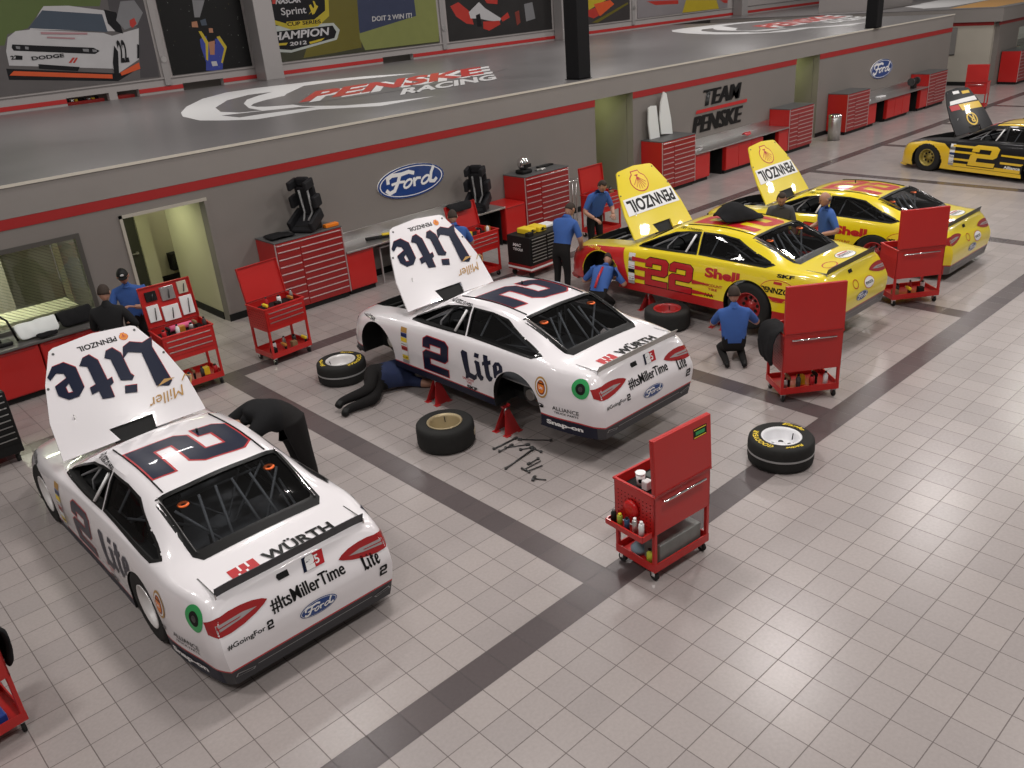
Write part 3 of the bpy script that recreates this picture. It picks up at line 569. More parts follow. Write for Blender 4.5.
# the next block of bays beyond the gap
def far_block():
    m = MB().box(35.3, 35.5, 9.6, 23, 0, 2.5, WALLL); m.box(35.5, 62, 9.4, 9.6, 0, .87, WALLM); m.box(35.5, 37.6, 9.4, 9.6, .87, 2.5, WALLM); m.box(42, 62, 9.4, 9.6, .87, 2.5, WALLM); m.box(37.6, 42, 9.4, 9.6, 2.1, 2.5, WALLM)
    m.box(36, 44, 12, 12.1, 0, 2.9, CORR)
    struct(m.build('wall_far'))
    m = MB().box(35.15, 62, 9.25, 23.2, 2.5, 3.0, FASCIA); struct(m.build('trim_7'))
    struct(MB().box(35.14, 62, 9.24, 23.19, 3.0, 3.03, DECKM).build('trim_10'))
    s = MB().box(35.285, 35.299, 9.6, 23, 2.36, 2.498, STRIPE); s.box(35.3, 62, 9.385, 9.399, 2.36, 2.498, STRIPE); struct(s.build('trim_8'))
    struct(MB().box(35.28, 35.299, 9.4, 23, .001, .16, BASEB).build('baseboard_far'))
    d = MB().box(35.27, 35.299, 11.0, 15.2, 1.25, 2.3, mat('roller_door_grey', (.20, .19, .18), .5, noise=.1, scale=4)); d.box(35.262, 35.27, 11, 15.2, 1.22, 1.25, DARK); struct(d.build('door_2'))
    w = MB()
    for x in (37.6, 39, 40.4, 41.9): w.box(x, x+.1, 9.42, 9.5, .87, 2.1, WALLL)
    w2 = struct(w.build('window_2')); MB().box(37.7, 41.9, 9.45, 9.46, .9, 2.1, WGLASS).build('pane', w2)
    area('far_office_light', (40, 10.8, 2.3), 2, .8, 30, (.9, 1, .75))
    t = thing('floor_emblem', 'orange and white emblem painted on the deck of the farthest block', 'emblem', (36, 10, 3.031))
    dd = Decal(lambda u, v, o: Vector((u, v, o)), 30, .001)
    dd.add(mat('orange_deck_paint', (.75, .38, .08), .4), poly2d([(-.5, -.3), (14, -.3), (14, 1.3), (5, 2.2), (-.3, 1.6)])); dd.add(VWHITE, poly2d([(1, 2.2), (6, 2.3), (12, 1.8), (12, 6), (3, 5), (.5, 3)]))
    dd.build('emblem_print', t)
far_block()
# signs on the front wall
def ford_sign(x, z, w, label):
    t = thing('wall_sign', label, 'sign', (x, YW-.02, z))
    n = 36; P = [(w/2*cos(2*pi*k/n), w*.385/2*sin(2*pi*k/n)) for k in range(n)]
    MB().prism(P, -.03, VWHITE, Matrix.Translation((0, .018, 0))).build('panel', t)
    d = Decal(lambda u, v, o: Vector((u, -.013-o, v)), 5, .001, .001); d.layers(ford2d(w)); d.build('lettering', t)
ford_sign(5.70, 1.71, 1.68, 'large blue and white oval maker sign on the grey wall between the two nearer toolboxes')
ford_sign(26.2, 1.66, 1.62, 'blue and white oval maker sign on the grey wall at far right')
t = thing('wall_sign', 'black team name lettering with red line on the grey wall above the long counter', 'sign', (16.6, YW-.004, 1.65))
d = Decal(lambda u, v, o: Vector((u, -.01-o, v)), 9, .0, .001)
d.heavy(VBLACK, 'TEAM', -.82, .16, .42, 1.75, .22, 5, .025)
d.heavy(VBLACK, 'PENSKE', -1.32, -.52, .46, 2.35, .22, 5, .025)
d.add(STRIPEB, poly2d([(-1.22, .0), (1.25, .0), (1.28, .09), (-1.16, .09)]))
d.build('lettering', t)
# ------------------------------------------------------------------ race cars (local frame: y = 0 rear bumper, +y forward, left side is -x)
CX = [0]*9
STN = [  # y, then half profile points (x, z): rocker, lower, mid, upper, shoulder, belt, rail, mid roof, centre
 (0.06, [(.77,.13),(.80,.29),(.82,.48),(.80,.66),(.74,.77),(.62,.83),(.48,.85),(.26,.865),(0,.87)]),
 (0.11, [(.80,.12),(.83,.28),(.85,.48),(.83,.69),(.77,.81),(.65,.855),(.50,.875),(.26,.885),(0,.89)]),
 (0.19, [(.84,.12),(.865,.28),(.88,.48),(.86,.71),(.80,.835),(.69,.88),(.53,.892),(.27,.902),(0,.905)]),
 (0.38, [(.88,.11),(.895,.28),(.905,.48),(.885,.72),(.83,.86),(.73,.893),(.56,.900),(.28,.910),(0,.915)]),
 (0.70, [(.945,.12),(.955,.28),(.96,.50),(.94,.73),(.89,.868),(.78,.905),(.60,.915),(.30,.925),(0,.93)]),
 (0.85, [(.96,.12),(.97,.28),(.975,.50),(.955,.73),(.905,.87),(.80,.925),(.60,.955),(.30,.965),(0,.97)]),
 (1.15, [(.965,.12),(.97,.28),(.975,.50),(.955,.73),(.91,.87),(.825,.935),(.60,1.085),(.30,1.10),(0,1.105)]),
 (1.55, [(.965,.12),(.965,.28),(.97,.50),(.95,.73),(.91,.865),(.845,.925),(.605,1.205),(.30,1.235),(0,1.245)]),
 (2.10, [(.96,.12),(.96,.28),(.965,.50),(.945,.72),(.905,.85),(.85,.905),(.625,1.24),(.32,1.275),(0,1.285)]),
 (2.75, [(.96,.12),(.96,.28),(.965,.50),(.945,.70),(.905,.83),(.855,.88),(.635,1.20),(.33,1.245),(0,1.255)]),
 (3.20, [(.965,.12),(.965,.28),(.97,.50),(.95,.69),(.91,.81),(.85,.85),(.68,1.02),(.38,1.08),(0,1.10)]),
 (3.65, [(.97,.12),(.97,.28),(.975,.50),(.96,.69),(.92,.79),(.83,.825),(.70,.845),(.36,.875),(0,.89)]),
 (4.20, [(.97,.12),(.975,.28),(.98,.50),(.96,.67),(.91,.755),(.82,.785),(.66,.80),(.34,.825),(0,.835)]),
 (4.65, [(.95,.12),(.96,.26),(.955,.46),(.92,.61),(.86,.69),(.77,.72),(.60,.74),(.30,.76),(0,.765)]),
 (4.92, [(.88,.11),(.89,.24),(.87,.42),(.82,.55),(.76,.62),(.67,.65),(.52,.67),(.26,.685),(0,.69)]),
 (5.08, [(.78,.10),(.76,.22),(.74,.38),(.69,.49),(.62,.55),(.54,.58),(.42,.60),(.22,.615),(0,.62)]),
 (5.17, [(.62,.10),(.58,.20),(.56,.33),(.52,.42),(.46,.475),(.40,.50),(.32,.52),(.16,.535),(0,.54)]),
]
def hermite(ys, vs, y):
    n = len(ys)
    i = max(0, min(n-2, next((k for k in range(n-1) if y <= ys[k+1]), n-2)))
    h = ys[i+1]-ys[i]; t = (y-ys[i])/h
    def slope(k):
        if k == 0: return (vs[1]-vs[0])/(ys[1]-ys[0])
        if k == n-1: return (vs[-1]-vs[-2])/(ys[-1]-ys[-2])
        a = (vs[k]-vs[k-1])/(ys[k]-ys[k-1]); b = (vs[k+1]-vs[k])/(ys[k+1]-ys[k])
        if a*b <= 0: return 0
        return 2*a*b/(a+b)
    m0, m1 = slope(i)*h, slope(i+1)*h
    return (2*t**3-3*t*t+1)*vs[i]+(t**3-2*t*t+t)*m0+(-2*t**3+3*t*t)*vs[i+1]+(t**3-t*t)*m1
SY = [s[0] for s in STN]
def prof(y, sub=3):
    P = [(.985*hermite(SY, [s[1][k][0] for s in STN], y), hermite(SY, [s[1][k][1] for s in STN], y)) for k in range(9)]
    out = []
    Q = [P[0]]+P+[(-P[7][0], P[7][1])]
    for k in range(8):
        a, b, c, d = Q[k], Q[k+1], Q[k+2], Q[k+3]
        for j in range(sub):
            t = j/sub; r = []
            for q in (0, 1):
                tan = .40
                m0 = (c[q]-a[q])*tan; m1 = (d[q]-b[q])*tan
                r.append((2*t**3-3*t*t+1)*b[q]+(t**3-2*t*t+t)*m0+(-2*t**3+3*t*t)*c[q]+(t**3-t*t)*m1)
            out.append(tuple(r))
    out.append(P[8]); return out
def shearY(y, z):   # tail leans: deck lip overhangs nothing, bumper sits farthest back
    w = max(0, 1-(y-.06)/.5)**2
    return y + w*(.18*max(0, (z-.52))/.4 + .04*max(0, (.40-z))/.3)
def loft(ys, fn, m):
    rings = []
    for y in ys:
        p = fn(y); ring = [Vector((-x, shearY(y, z), z)) for x, z in p]+[Vector((x, shearY(y, z), z)) for x, z in reversed(p[:-1])]
        rings.append(ring)
    return rings
def body_rings():
    ys = [.06, .07, .085, .10, .12, .15, .19, .24, .30, .38]+[.45+.0955*i for i in range(49)]+[5.08, 5.13, 5.17]
    ys = sorted(set(round(y, 4) for y in ys if y <= 5.17))
    return loft(ys, prof, None)
def mesh_from(mb):
    o = mb.build('tmp'); return o
def make_body_mesh():
    b = MB(); rings = body_rings(); b.mi(WHITE); b.mi(DARK)
    b.ring(rings, WHITE, True, False); nn = len(rings[0])
    for base, fl in ((0, 0), ((len(rings)-1)*nn, 1)):
        for k in range(nn//2):
            q = [base+k, base+k+1, base+nn-2-k, base+nn-1-k]
            if k == nn//2-1: q = [base+k, base+k+1, base+nn-1-k]
            b.f.append(tuple(q if fl else reversed(q))); b.m.append(0); b.sm.append(True)
    o = b.build('tmp')
    bvh = BVHTree.FromPolygons([v.co.copy() for v in o.data.vertices], [list(p.vertices) for p in o.data.polygons])
    bm = bmesh.new(); bm.from_mesh(o.data)
    for z in (.21, .225, .25, .264, .275, .292): bmesh.ops.bisect_plane(bm, geom=list(bm.verts)+list(bm.edges)+list(bm.faces), plane_co=(0, 0, z), plane_no=(0, 0, 1))
    bm.to_mesh(o.data); bm.free()
    cut = []
    # cabin cavity
    c = MB(); c.mi(WHITE); rr = []
    for y in (.56, .66, .9, 1.2, 1.6, 2.1, 2.75, 3.1, 3.45):
        P = [(hermite(SY, [s[1][k][0] for s in STN], y), hermite(SY, [s[1][k][1] for s in STN], y)) for k in range(9)]
        zt = P[8][1]
        q = [(P[0][0]-.07, .22), (P[4][0]-.07, .6), (P[5][0]-.05, P[5][1]-.07), (max(.1, P[6][0]-.035), P[6][1]-.035), (P[7][0], P[7][1]-.03), (0, zt-.03)]
        q[2] = (q[2][0], min(q[2][1], q[3][1]-.01))
        rr.append([Vector((-x, y, z)) for x, z in q]+[Vector((x, y, z)) for x, z in reversed(q[:-1])])
    c.ring(rr, DARK, True, True, False); cut.append(c)
    # side windows
    WIN = [[(3.55, .845), (3.18, 1.0), (2.86, 1.125), (2.62, 1.165), (2.40, 1.185), (2.36, .90)], [(2.30, .905), (2.34, 1.19), (2.0, 1.195), (1.72, 1.165), (1.42, 1.045), (1.14, .958), (1.04, .928), (1.12, .905), (1.5, .905)]]
    for w in WIN:
        c = MB(); c.mi(WHITE); c.prism(w, 2.6, DARK, Matrix(((0, -1, 0, 1.3), (1, 0, 0, 0), (0, 0, 1, 0), (0, 0, 0, 1)))); cut.append(c)
    def vert(poly, z0, z1):
        c = MB(); c.mi(WHITE)
        vs = [(x, y, z0) for x, y in poly]+[(x, y, z1) for x, y in poly]; n = len(poly)
        c.add(vs, [tuple(reversed(range(n))), tuple(range(n, 2*n))]+[(i, (i+1) % n, (i+1) % n+n, i+n) for i in range(n)], DARK); cut.append(c)
    RW = [(-.59, .83), (-.545, .765), (.545, .765), (.59, .83), (.585, 1.45), (.57, 1.50), (-.57, 1.50), (-.585, 1.45)]
    vert(RW, .78, 1.6)
    FW = [(-.50, 2.92), (.50, 2.92), (.60, 3.2), (.66, 3.5), (-.66, 3.5), (-.60, 3.2)]
    vert(FW, .93, 1.6)
    vert([(-.58, 3.78), (.58, 3.78), (.58, 4.55), (.50, 4.88), (-.50, 4.88), (-.58, 4.55)], .30, 1.2)   # engine bay
    for ya, r in ((1.35, .42), (4.25, .42)):
        for s in (-1, 1):
            c = MB(); c.mi(WHITE); c.cyl((s*1.2 if s < 0 else .60, ya, .26), r, .60, DARK, 'x', 40); cut.append(c)
    for c in cut:
        co = c.build('cut'); md = o.modifiers.new('b', 'BOOLEAN'); md.operation = 'DIFFERENCE'; md.object = co; md.solver = 'EXACT'
        me = evaluated(o); o.modifiers.clear(); old = o.data; o.data = me; bpy.data.meshes.remove(old); cm = co.data; bpy.data.objects.remove(co); bpy.data.meshes.remove(cm)
    me = o.data; bpy.data.objects.remove(o)
    for p in me.polygons:
        nrm = p.normal; p.use_smooth = p.material_index == 0
    me.set_sharp_from_angle(angle=R(32))
    # black underside
    for p in me.polygons:
        if p.normal.z < -.9 and p.center.z < .2: p.material_index = 1
    for p in me.polygons:
        if p.material_index > 1: p.material_index = 1
    return me, bvh, WIN, RW, FW
CAR_ME, CAR_BVH, WIN, RW, FW = make_body_mesh()
def ray(o, d):
    h = CAR_BVH.ray_cast(Vector(o), Vector(d), 3)
    return (h[0], h[1]) if h[0] is not None else (None, None)
def outward(n, d): return n if n.dot(Vector(d)) < 0 else -n
def surf_side(sgn, skip=True):
    def f(u, v, off):        # u runs along the car (forward = +), v = height
        for (ya, r) in ((1.35, .424), (4.25, .424)):
            if skip and (u-ya)**2+(v-.26)**2 < r*r: return None
        h, n = ray((sgn*1.5, u, v), (-sgn, 0, 0))
        if h is not None and abs(n.x) < .3: return None
        return None if h is None else h+outward(n, (-sgn, 0, 0))*off
    return f
def surf_top(u, v, off):
    h, n = ray((u, v, 2), (0, 0, -1))
    return None if h is None else h+outward(n, (0, 0, -1))*off
def surf_rear(u, v, off):
    h, n = ray((u, -1, v), (0, 1, 0))
    return None if h is None else h+outward(n, (0, 1, 0))*off
def side_text(sgn):          # u to the right as read from outside: on the left side that is toward the tail
    s = surf_side(sgn); k = 1 if sgn < 0 else -1
    return lambda u, v, o: s(-u*k, v, o)
TYPR = [(.205, -.14), (.30, -.15), (.335, -.147), (.356, -.125), (.362, -.08), (.362, .08), (.356, .125), (.335, .147), (.30, .15), (.205, .14)]
def wheel(parent, name, c, rim, side, rot=0):
    """race tyre with steel rim; axis along x, outer face towards side (+1/-1)"""
    M = Matrix.Scale(side, 4, (1, 0, 0))
    w = MB().lathe(TYPR, RUBBER, (0, 0, 0), 40, 'x', M); o = w.build(name, parent, c)
    r = MB().lathe([(.205, -.14), (.195, -.10), (.185, .06), (.20, .12), (.215, .145), (.205, .148), (.19, .12), (.17, .07), (.15, .04), (.06, .055), (.06, .075), (0, .075)], rim, (0, 0, 0), 40, 'x', M)
    for k in range(8):
        a = 2*pi*k/8; r.cyl((side*.048 - (0 if side > 0 else .012), .115*cos(a), .115*sin(a)), .026, .012, DARK, 'x', 10)
    for k in range(5):
        a = 2*pi*k/5; r.cyl((side*.06, .042*cos(a), .042*sin(a)), .01, .02*1, STEEL, 'x', 6)
    r.build('rim', o); return o
def loose_wheel(x, y, rim, label, group=None, letters=False, rotz=0, patch=False, up=True):
    t = thing('spare_tyre', label, 'tyre', (x, y, .152), rotz, group)
    MB().lathe(TYPR, RUBBER, (0, 0, 0), 48, 'z').build('tyre', t)
    r = MB().lathe([(.205, -.14), (.195, -.10), (.185, .06), (.20, .12), (.222, .150), (.205, .155), (.19, .12), (.175, .03 if up else -.05), (.15, 0 if up else -.09), (.06, .02 if up else -.10), (.06, .04 if up else -.06), (0, .04 if up else -.06)], rim, n=48)
    for k in range(6):
        a = 2*pi*k/6; r.cyl((.112*cos(a), .112*sin(a), (.012 if up else -.088)), .028, .008, DARK, 'z', 12)
    r.build('rim', t)
    for k in (0,): MB().tube([(.15, .02, .06), (.165, .03, .13)], .006, DARK, 6).build('valve_stem', t)
    if letters:
        d = Decal(lambda u, v, o: Vector(((.235+v)*sin(u/.27), (.235+v)*cos(u/.27), .1515+o)), .02, .0, .001)
        d.text(VYEL, 'GOODYEAR', -.62, .015, .06, .42, bold=.02, shear=.2); d.text(VYEL, 'Eagle', .15, .015, .065, .26, bold=.02, shear=.3)
        d.text(VYEL, 'Racing', .75, .015, .055, .2, bold=.02, shear=.2)
        d.build('tyre_lettering', t)
        MB().lathe([(.3635, -.012), (.365, 0), (.3635, .012)], VGREY, n=48).build('tread_line', t)
    if patch: 
        MB().box(-.05, .05, -.366, -.360, -.03, .03, mat('beige_tag', (.5, .42, .3), .7)).build('paper_tag', t)
    return t
FAB_B = mat('seat_black', (.015, .015, .017), .6)
def car(name, label, loc, yaw, L):
    t = thing(name, label, 'race car', loc, yaw, None)
    o = bpy.data.objects.new('body_shell', CAR_ME.copy()); C.objects.link(o); o.parent = t
    o.data.materials[0] = L['paint']; o.data.materials[1] = DARK
    for m_ in (L['skirt'], L['line'], L['bump']): o.data.materials.append(m_)
    sk = L.get('skh', .21)
    for p in o.data.polygons:
        if p.material_index: continue
        c = p.center; rear = c.y < 1.0
        if rear: p.material_index = (4 if (c.y < .18 and abs(c.x) < .84) else 2) if c.z < .275 else (3 if c.z < .292 else 0)
        else: p.material_index = 2 if c.z < sk else (3 if c.z < sk+.0145 else 0)
    d = Decal(surf_rear, .04, .004); d.add(VGREY, rect2d(-.56, .222, .56, .228))
    for sx in (-1, 1):
        d.add(VGREY, poly2d([(sx*.76, .215), (sx*.60, .195), (sx*.58, .215), (sx*.74, .245)])); d.add(SKIRT, poly2d([(sx*.745, .216), (sx*.61, .202), (sx*.595, .214), (sx*.735, .236)]))
    d.build('rear_bumper_trim', t)
    # splitter
    MB().prism([(-.84, 0), (.84, 0), (.90, -.18), (.76, .10), (.45, .19), (-.45, .19), (-.76, .10), (-.90, -.18)], .03, L.get('split', SKIRT), Matrix(((1, 0, 0, 0), (0, 0, 1, 5.02), (0, 1, 0, .075), (0, 0, 0, 1)))).build('front_splitter', t)
    # windows
    for k, w in enumerate(WIN):
        for sgn in (-1, 1):
            if k == 0: continue
            dd = Decal(surf_side(sgn), .1, -.012); dd.add(GLASS, poly2d(w)); dd.build('quarter_window', t)
    for w, nm in ((RW, 'rear_window'), (FW, 'windshield')):
        dd = Decal(surf_top, .1, -.006); dd.add(GLASS, poly2d(w)); dd.build(nm, t)
    def ringd(surf, P, ex, nm, inn=.012, m=VBLACK):
        dd = Decal(surf, .08, .003); dd.add(m, poly2d(inflate(P, ex), [inflate(P, -inn)])); return dd.build(nm, t)
    dd = Decal(surf_top, .08, .003); A = inflate(RW, .025); Bq = [(-.56, .885), (-.53, .855), (.53, .855), (.56, .885), (.555, 1.44), (.54, 1.47), (-.54, 1.47), (-.555, 1.44)]
    dd.add(VBLACK, poly2d(A, [Bq])); dd.build('rear_window_border', t)
    for sgn in (-1, 1):
        for w in WIN:
            dd = Decal(surf_side(sgn), .025, .003); dd.add(VBLACK, poly2d(inflate(w, .016), [inflate(w, -.004)])); dd.build('window_trim', t)
    # roof air vents / bright orange discs behind the rear glass
    for sx in (-.42, .42):
        h, n = ray((sx, 1.34, 2), (0, 0, -1)); p = h-Vector((0, 0, .03))
        MB().lathe([(.02, 0), (.05, 0), (.055, .012), (.045, .02), (.02, .012)], mat('vent_orange', (.95, .16, .02), .4), p, 18).build('vent_disc', t)
    # cage
    g = MB()
    def tb(*p, r=.013): g.tube(p, r, CAGE, 8)
    for s in (-1, 1):
        tb((s*.78, 2.15, .25), (s*.78, 2.15, .86), (s*.56, 2.10, 1.17), (0, 2.08, 1.21)); tb((s*.56, 2.10, 1.17), (s*.56, 2.75, 1.13), (s*.72, 3.35, .82), (s*.74, 3.5, .3))
        tb((s*.56, 2.10, 1.15), (s*.50, .98, .55)); tb((s*.50, 1.0, .85), (s*.5, 1.0, .3)); tb((s*.8, 2.15, .55), (s*.82, 3.4, .6)); tb((s*.8, 2.15, .42), (s*.82, 3.4, .42)); tb((s*.56, 1.5, .9), (s*.45, .8, .72))
        tb((s*.70, 2.15, .8), (-s*.45, 1.15, .45)); tb((s*.5, 1.35, 1.12), (s*.12, 1.1, .62)); tb((s*.25, 1.4, 1.15), (s*.35, .95, .6)); tb((s*.08, 1.42, 1.16), (s*.16, .98, .62))
        tb((s*.78, 3.05, .3), (s*.70, 3.0, .9), (s*.58, 2.8, 1.13))
    tb((-.56, 2.1, 1.16), (0, 1.5, .75), (.56, 2.1, 1.16)); tb((-.72, 3.35, .82), (.72, 3.35, .82)); tb((-.78, 2.15, .75), (.78, 2.15, .75))
    g.build('roll_cage', t)
    q = MB().box(-.78, .78, .85, 2.1, .44, .46, PANEL); q.box(-.78, .78, .70, .86, .46, .84, PANEL); q.box(-.8, .8, 2.1, 3.4, .245, .26, PANEL); q.box(-.75, .75, 3.38, 3.42, .26, .8, DARK)
    q.bbox(-.2, .28, 1.1, 1.6, .46, .62, PANEL); q.bbox(-.82, .82, 3.1, 3.38, .68, .80, DARK, .03)
    q.build('interior_floor_pan', t)
    st = MB().bbox(-.62, -.18, 2.3, 2.85, .27, .45, FAB_B, .05); st.bbox(-.62, -.18, 2.2, 2.36, .4, 1.02, FAB_B, .06); st.bbox(-.66, -.60, 2.25, 2.6, .7, 1.0, FAB_B, .02); st.bbox(-.20, -.14, 2.25, 2.6, .7, 1.0, FAB_B, .02)
    st.build('driver_seat', t)
    sw = MB(); sw.tube([(-.4+.17*cos(a), 3.0+.05*sin(a), .80+.16*sin(a)) for a in [2*pi*k/16 for k in range(17)]], .014, BLK, 6); sw.tube([(-.4, 3.0, .8), (-.4, 3.3, .75)], .02, DSTEEL); sw.build('steering_wheel', t)
    wn = MB()   # window net ribbon + belt webbing hanging at the driver's opening
    wn.tube([(-.84, 2.55, .9), (-.66, 2.48, 1.15)], .018, VWHITE, 6).build('window_net_strap', t)
    # engine bay
    e = MB().bbox(-.24, .24, 3.95, 4.5, .33, .56, DSTEEL, .02); e.cyl((0, 4.2, .58), .19, .07, BLK, 'z', 24); e.cyl((0, 4.2, .65), .17, .012, DSTEEL, 'z', 24)
    for s in (-1, 1):
        e.bbox(s*.27-.07, s*.27+.07, 3.98, 4.48, .52, .60, CHROME, .02); e.tube([(s*.52, 3.82, .70), (s*.47, 4.5, .58), (s*.40, 4.84, .5)], .022, DSTEEL)
        for k in range(4): e.tube([(s*.3, 4.02+.13*k, .48), (s*.42, 4.02+.13*k, .42), (s*.45, 4.0, .34)], .02, STEEL, 6)
    e.tube([(-.55, 3.84, .72), (.55, 3.84, .72)], .022, DSTEEL); e.bbox(-.4, .4, 4.66, 4.74, .32, .60, DSTEEL, .01); e.bbox(-.42, .42, 4.8, 4.86, .58, .62, BLK, .01)
    e.tube([(-.3, 4.66, .56), (-.1, 4.45, .60), (-.1, 4.35, .58)], .03, BLK); e.bbox(.30, .46, 4.5, 4.64, .45, .60, BLK, .01)
    e.build('engine', t)
    # hood: outer face down in this frame, hinged at the windscreen edge
    hp = thing_part('hood', t, (0, 3.57, .925), L.get('hood_open', 1.72))
    HW0, HW1, HL = .79, .50, 1.22
    notch = [(-.20, 0), (-.26, .20), (.26, .20), (.20, 0)]
    outl = [(-HW0, .02), (-.20, .02), (-.26, .17), (.22, .17), (.20, .02), (HW0, .02), (.755, .45), (.64, .85), (HW1-.03, HL-.03), (.42, HL-.005), (0, HL+.03), (-.42, HL-.005), (-HW1+.03, HL-.03), (-.64, .85), (-.755, .45)]
    def hood_z(x, y): return -.06*(x*x)-.035*(y/HL)**2*1.0
    bm = bmesh.new(); tr = poly2d(outl); hb = Decal(lambda u, v, o_: Vector((u, v, hood_z(u, v)+o_)), .12, 0); hb.add(L['hoodpaint'], tr)
    me_top = hb.mb; nv = len(me_top.v); 
    hb2 = Decal(lambda u, v, o_: Vector((u, v, hood_z(u, v)+o_)), .12, -.022); hb2.add(mat('hood_underside', (.10, .10, .10), .6), tr)
    mm = MB(); mm.add(me_top.v, me_top.f, L['hoodpaint'], True); mm.add(hb2.mb.v, hb2.mb.f, mat('hood_underside', (.10, .10, .10), .6), True)
    n = len(outl)
    edge = []
    for i in range(n):
        a, b = outl[i], outl[(i+1) % n]; kk = max(1, int(math.dist(a, b)/.1))
        for j in range(kk): edge.append((a[0]+(b[0]-a[0])*j/kk, a[1]+(b[1]-a[1])*j/kk))
    mm.ring([[Vector((x, y, hood_z(x, y))) for x, y in edge], [Vector((x, y, hood_z(x, y)-.022)) for x, y in edge]], L['hoodpaint'], True, False, False)
    mm.build('hood_panel', hp)
    nt_ = MB().box(-.25, .21, .0, .17, -.05, -.03, BLK); nt_.build('cowl_flap', hp)
    pins = MB()
    for x, y in ((-.44, HL-.07), (.44, HL-.07), (-.63, .8), (.63, .8)): pins.cyl((x, y, hood_z(x, y)), .014, .006, DSTEEL, 'z', 10)
    pins.build('hood_pins', hp)
    st_ = MB().tube([(-.5, 3.86, .72), (-.52, 3.80, 1.3)], .008, STEEL, 6); st_.build('hood_prop_rod', t)
    hd = Decal(lambda u, v, o_: Vector((-u, HL-v, hood_z(-u, HL-v)+o_)), .12, .002)   # read from the nose, v = 0 at nose edge
    L['hood_art'](hd); hd.build('hood_lettering', hp)
    # spoiler
    sp = MB(); m_sp = L.get('spoiler', SKIRT); pts0 = []
    for k in range(13):
        x = -.70+k*1.40/12; y = .27-.02*(1-(x/.70)**2); h, nn = ray((x, y, 2), (0, 0, -1)); z = h.z if h else .9
        pts0.append((x, y, z-.01))
    tilt = L.get('sp_tilt', .035)
    A = [Vector(p) for p in pts0]; B = [Vector((x, y-tilt, z+.105)) for x, y, z in pts0]; dd_ = Vector((0, .008, 0))
    sp.ring([A, B, [b+dd_ for b in B], [a+dd_ for a in A], A], m_sp, False, False, False)
    for s in (0, 12):
        a, b = A[s], B[s]; sp.box(a.x-.006, a.x+.006, a.y-.02, a.y+.30, a.z-.01, a.z+.045, L.get('sp_end', CHROME))
    sp.build('rear_spoiler', t)
    # tail lights (decals of the real lens shape)
    for s in (-1, 1):
        d = Decal(surf_rear, .04, .004)
        d.add(TLR, poly2d([(s*.34, .712), (s*.38, .735), (s*.46, .757), (s*.56, .768), (s*.66, .768), (s*.76, .755), (s*.84, .732), (s*.845, .64), (s*.80, .618), (s*.70, .615), (s*.58, .63), (s*.46, .66), (s*.38, .69)]))
        d.add(TLG, poly2d([(s*.44, .700), (s*.56, .715), (s*.79, .705), (s*.795, .655), (s*.58, .675)])); d.add(TLR, poly2d([(s*.58, .694), (s*.79, .684), (s*.79, .676), (s*.60, .686)]))
        d.build('tail_light', t)
    # fuel filler
    d = Decal(side_text(-1), .03, .004)
    if L.get('fuel'): d.add(L['fuel'], ellipse2d(-.36, .715, .115, .115)); 
    d.add(DARK, ellipse2d(-.36, .715, .065, .065)); d.add(DSTEEL, ellipse2d(-.36, .715, .03, .03)); d.build('fuel_filler', t)
    d = Decal(surf_rear, .05, .004); d.add(DARK, poly2d([(-.20, .79), (-.10, .79), (-.10, .84), (-.20, .84), (-.21, .82)])); d.build('rear_camera_recess', t)
    # roof rails and antennae
    for s in (-1, 1):
        pts = []
        for y in [1.55+.12*i for i in range(11)]:
            h, n = ray((s*.50, y, 2), (0, 0, -1)); pts.append(h+Vector((0, 0, .006)))
        MB().tube(pts, .008, L.get('rail', DARK), 6).build('roof_rail', t)
        pts = []
        for k in range(10):
            y = 1.50-.075*k; h, n = ray((s*(.57), y, 2), (0, 0, -1)); pts.append(h+Vector((0, 0, .02)))
        MB().ring([[p+Vector((0, 0, -.03)) for p in pts], [p+Vector((0, 0, .012)) for p in pts], [p+Vector((s*.006, 0, .012)) for p in pts], [p+Vector((s*.006, 0, -.03)) for p in pts]], L.get('railm', CHROME), False, False, False).build('window_fence', t)
    MB().cyl((.2, 2.35, 1.26), .012, .06, BLK, 'z', 8).build('antenna', t)
    # headlights
    for s in (-1, 1):
        d = Decal(lambda u, v, o_: (lambda h: None if h[0] is None else h[0]+outward(h[1], (0, -1, 0))*o_)(ray((u, 7, v), (0, -1, 0))), .05, .004)
        d.add(DARK, poly2d([(s*.45, .50), (s*.74, .58), (s*.80, .56), (s*.76, .48), (s*.5, .44)])); d.add(CHROME, poly2d([(s*.58, .52), (s*.70, .55), (s*.70, .50), (s*.6, .485)])); d.build('headlight', t)
    d = Decal(lambda u, v, o_: (lambda h: None if h[0] is None else h[0]+outward(h[1], (0, -1, 0))*o_)(ray((u, 7, v), (0, -1, 0))), .06, .004)
    d.add(DARK, poly2d([(-.42, .18), (.42, .18), (.48, .30), (.36, .38), (-.36, .38), (-.48, .30)])); d.build('grille', t)
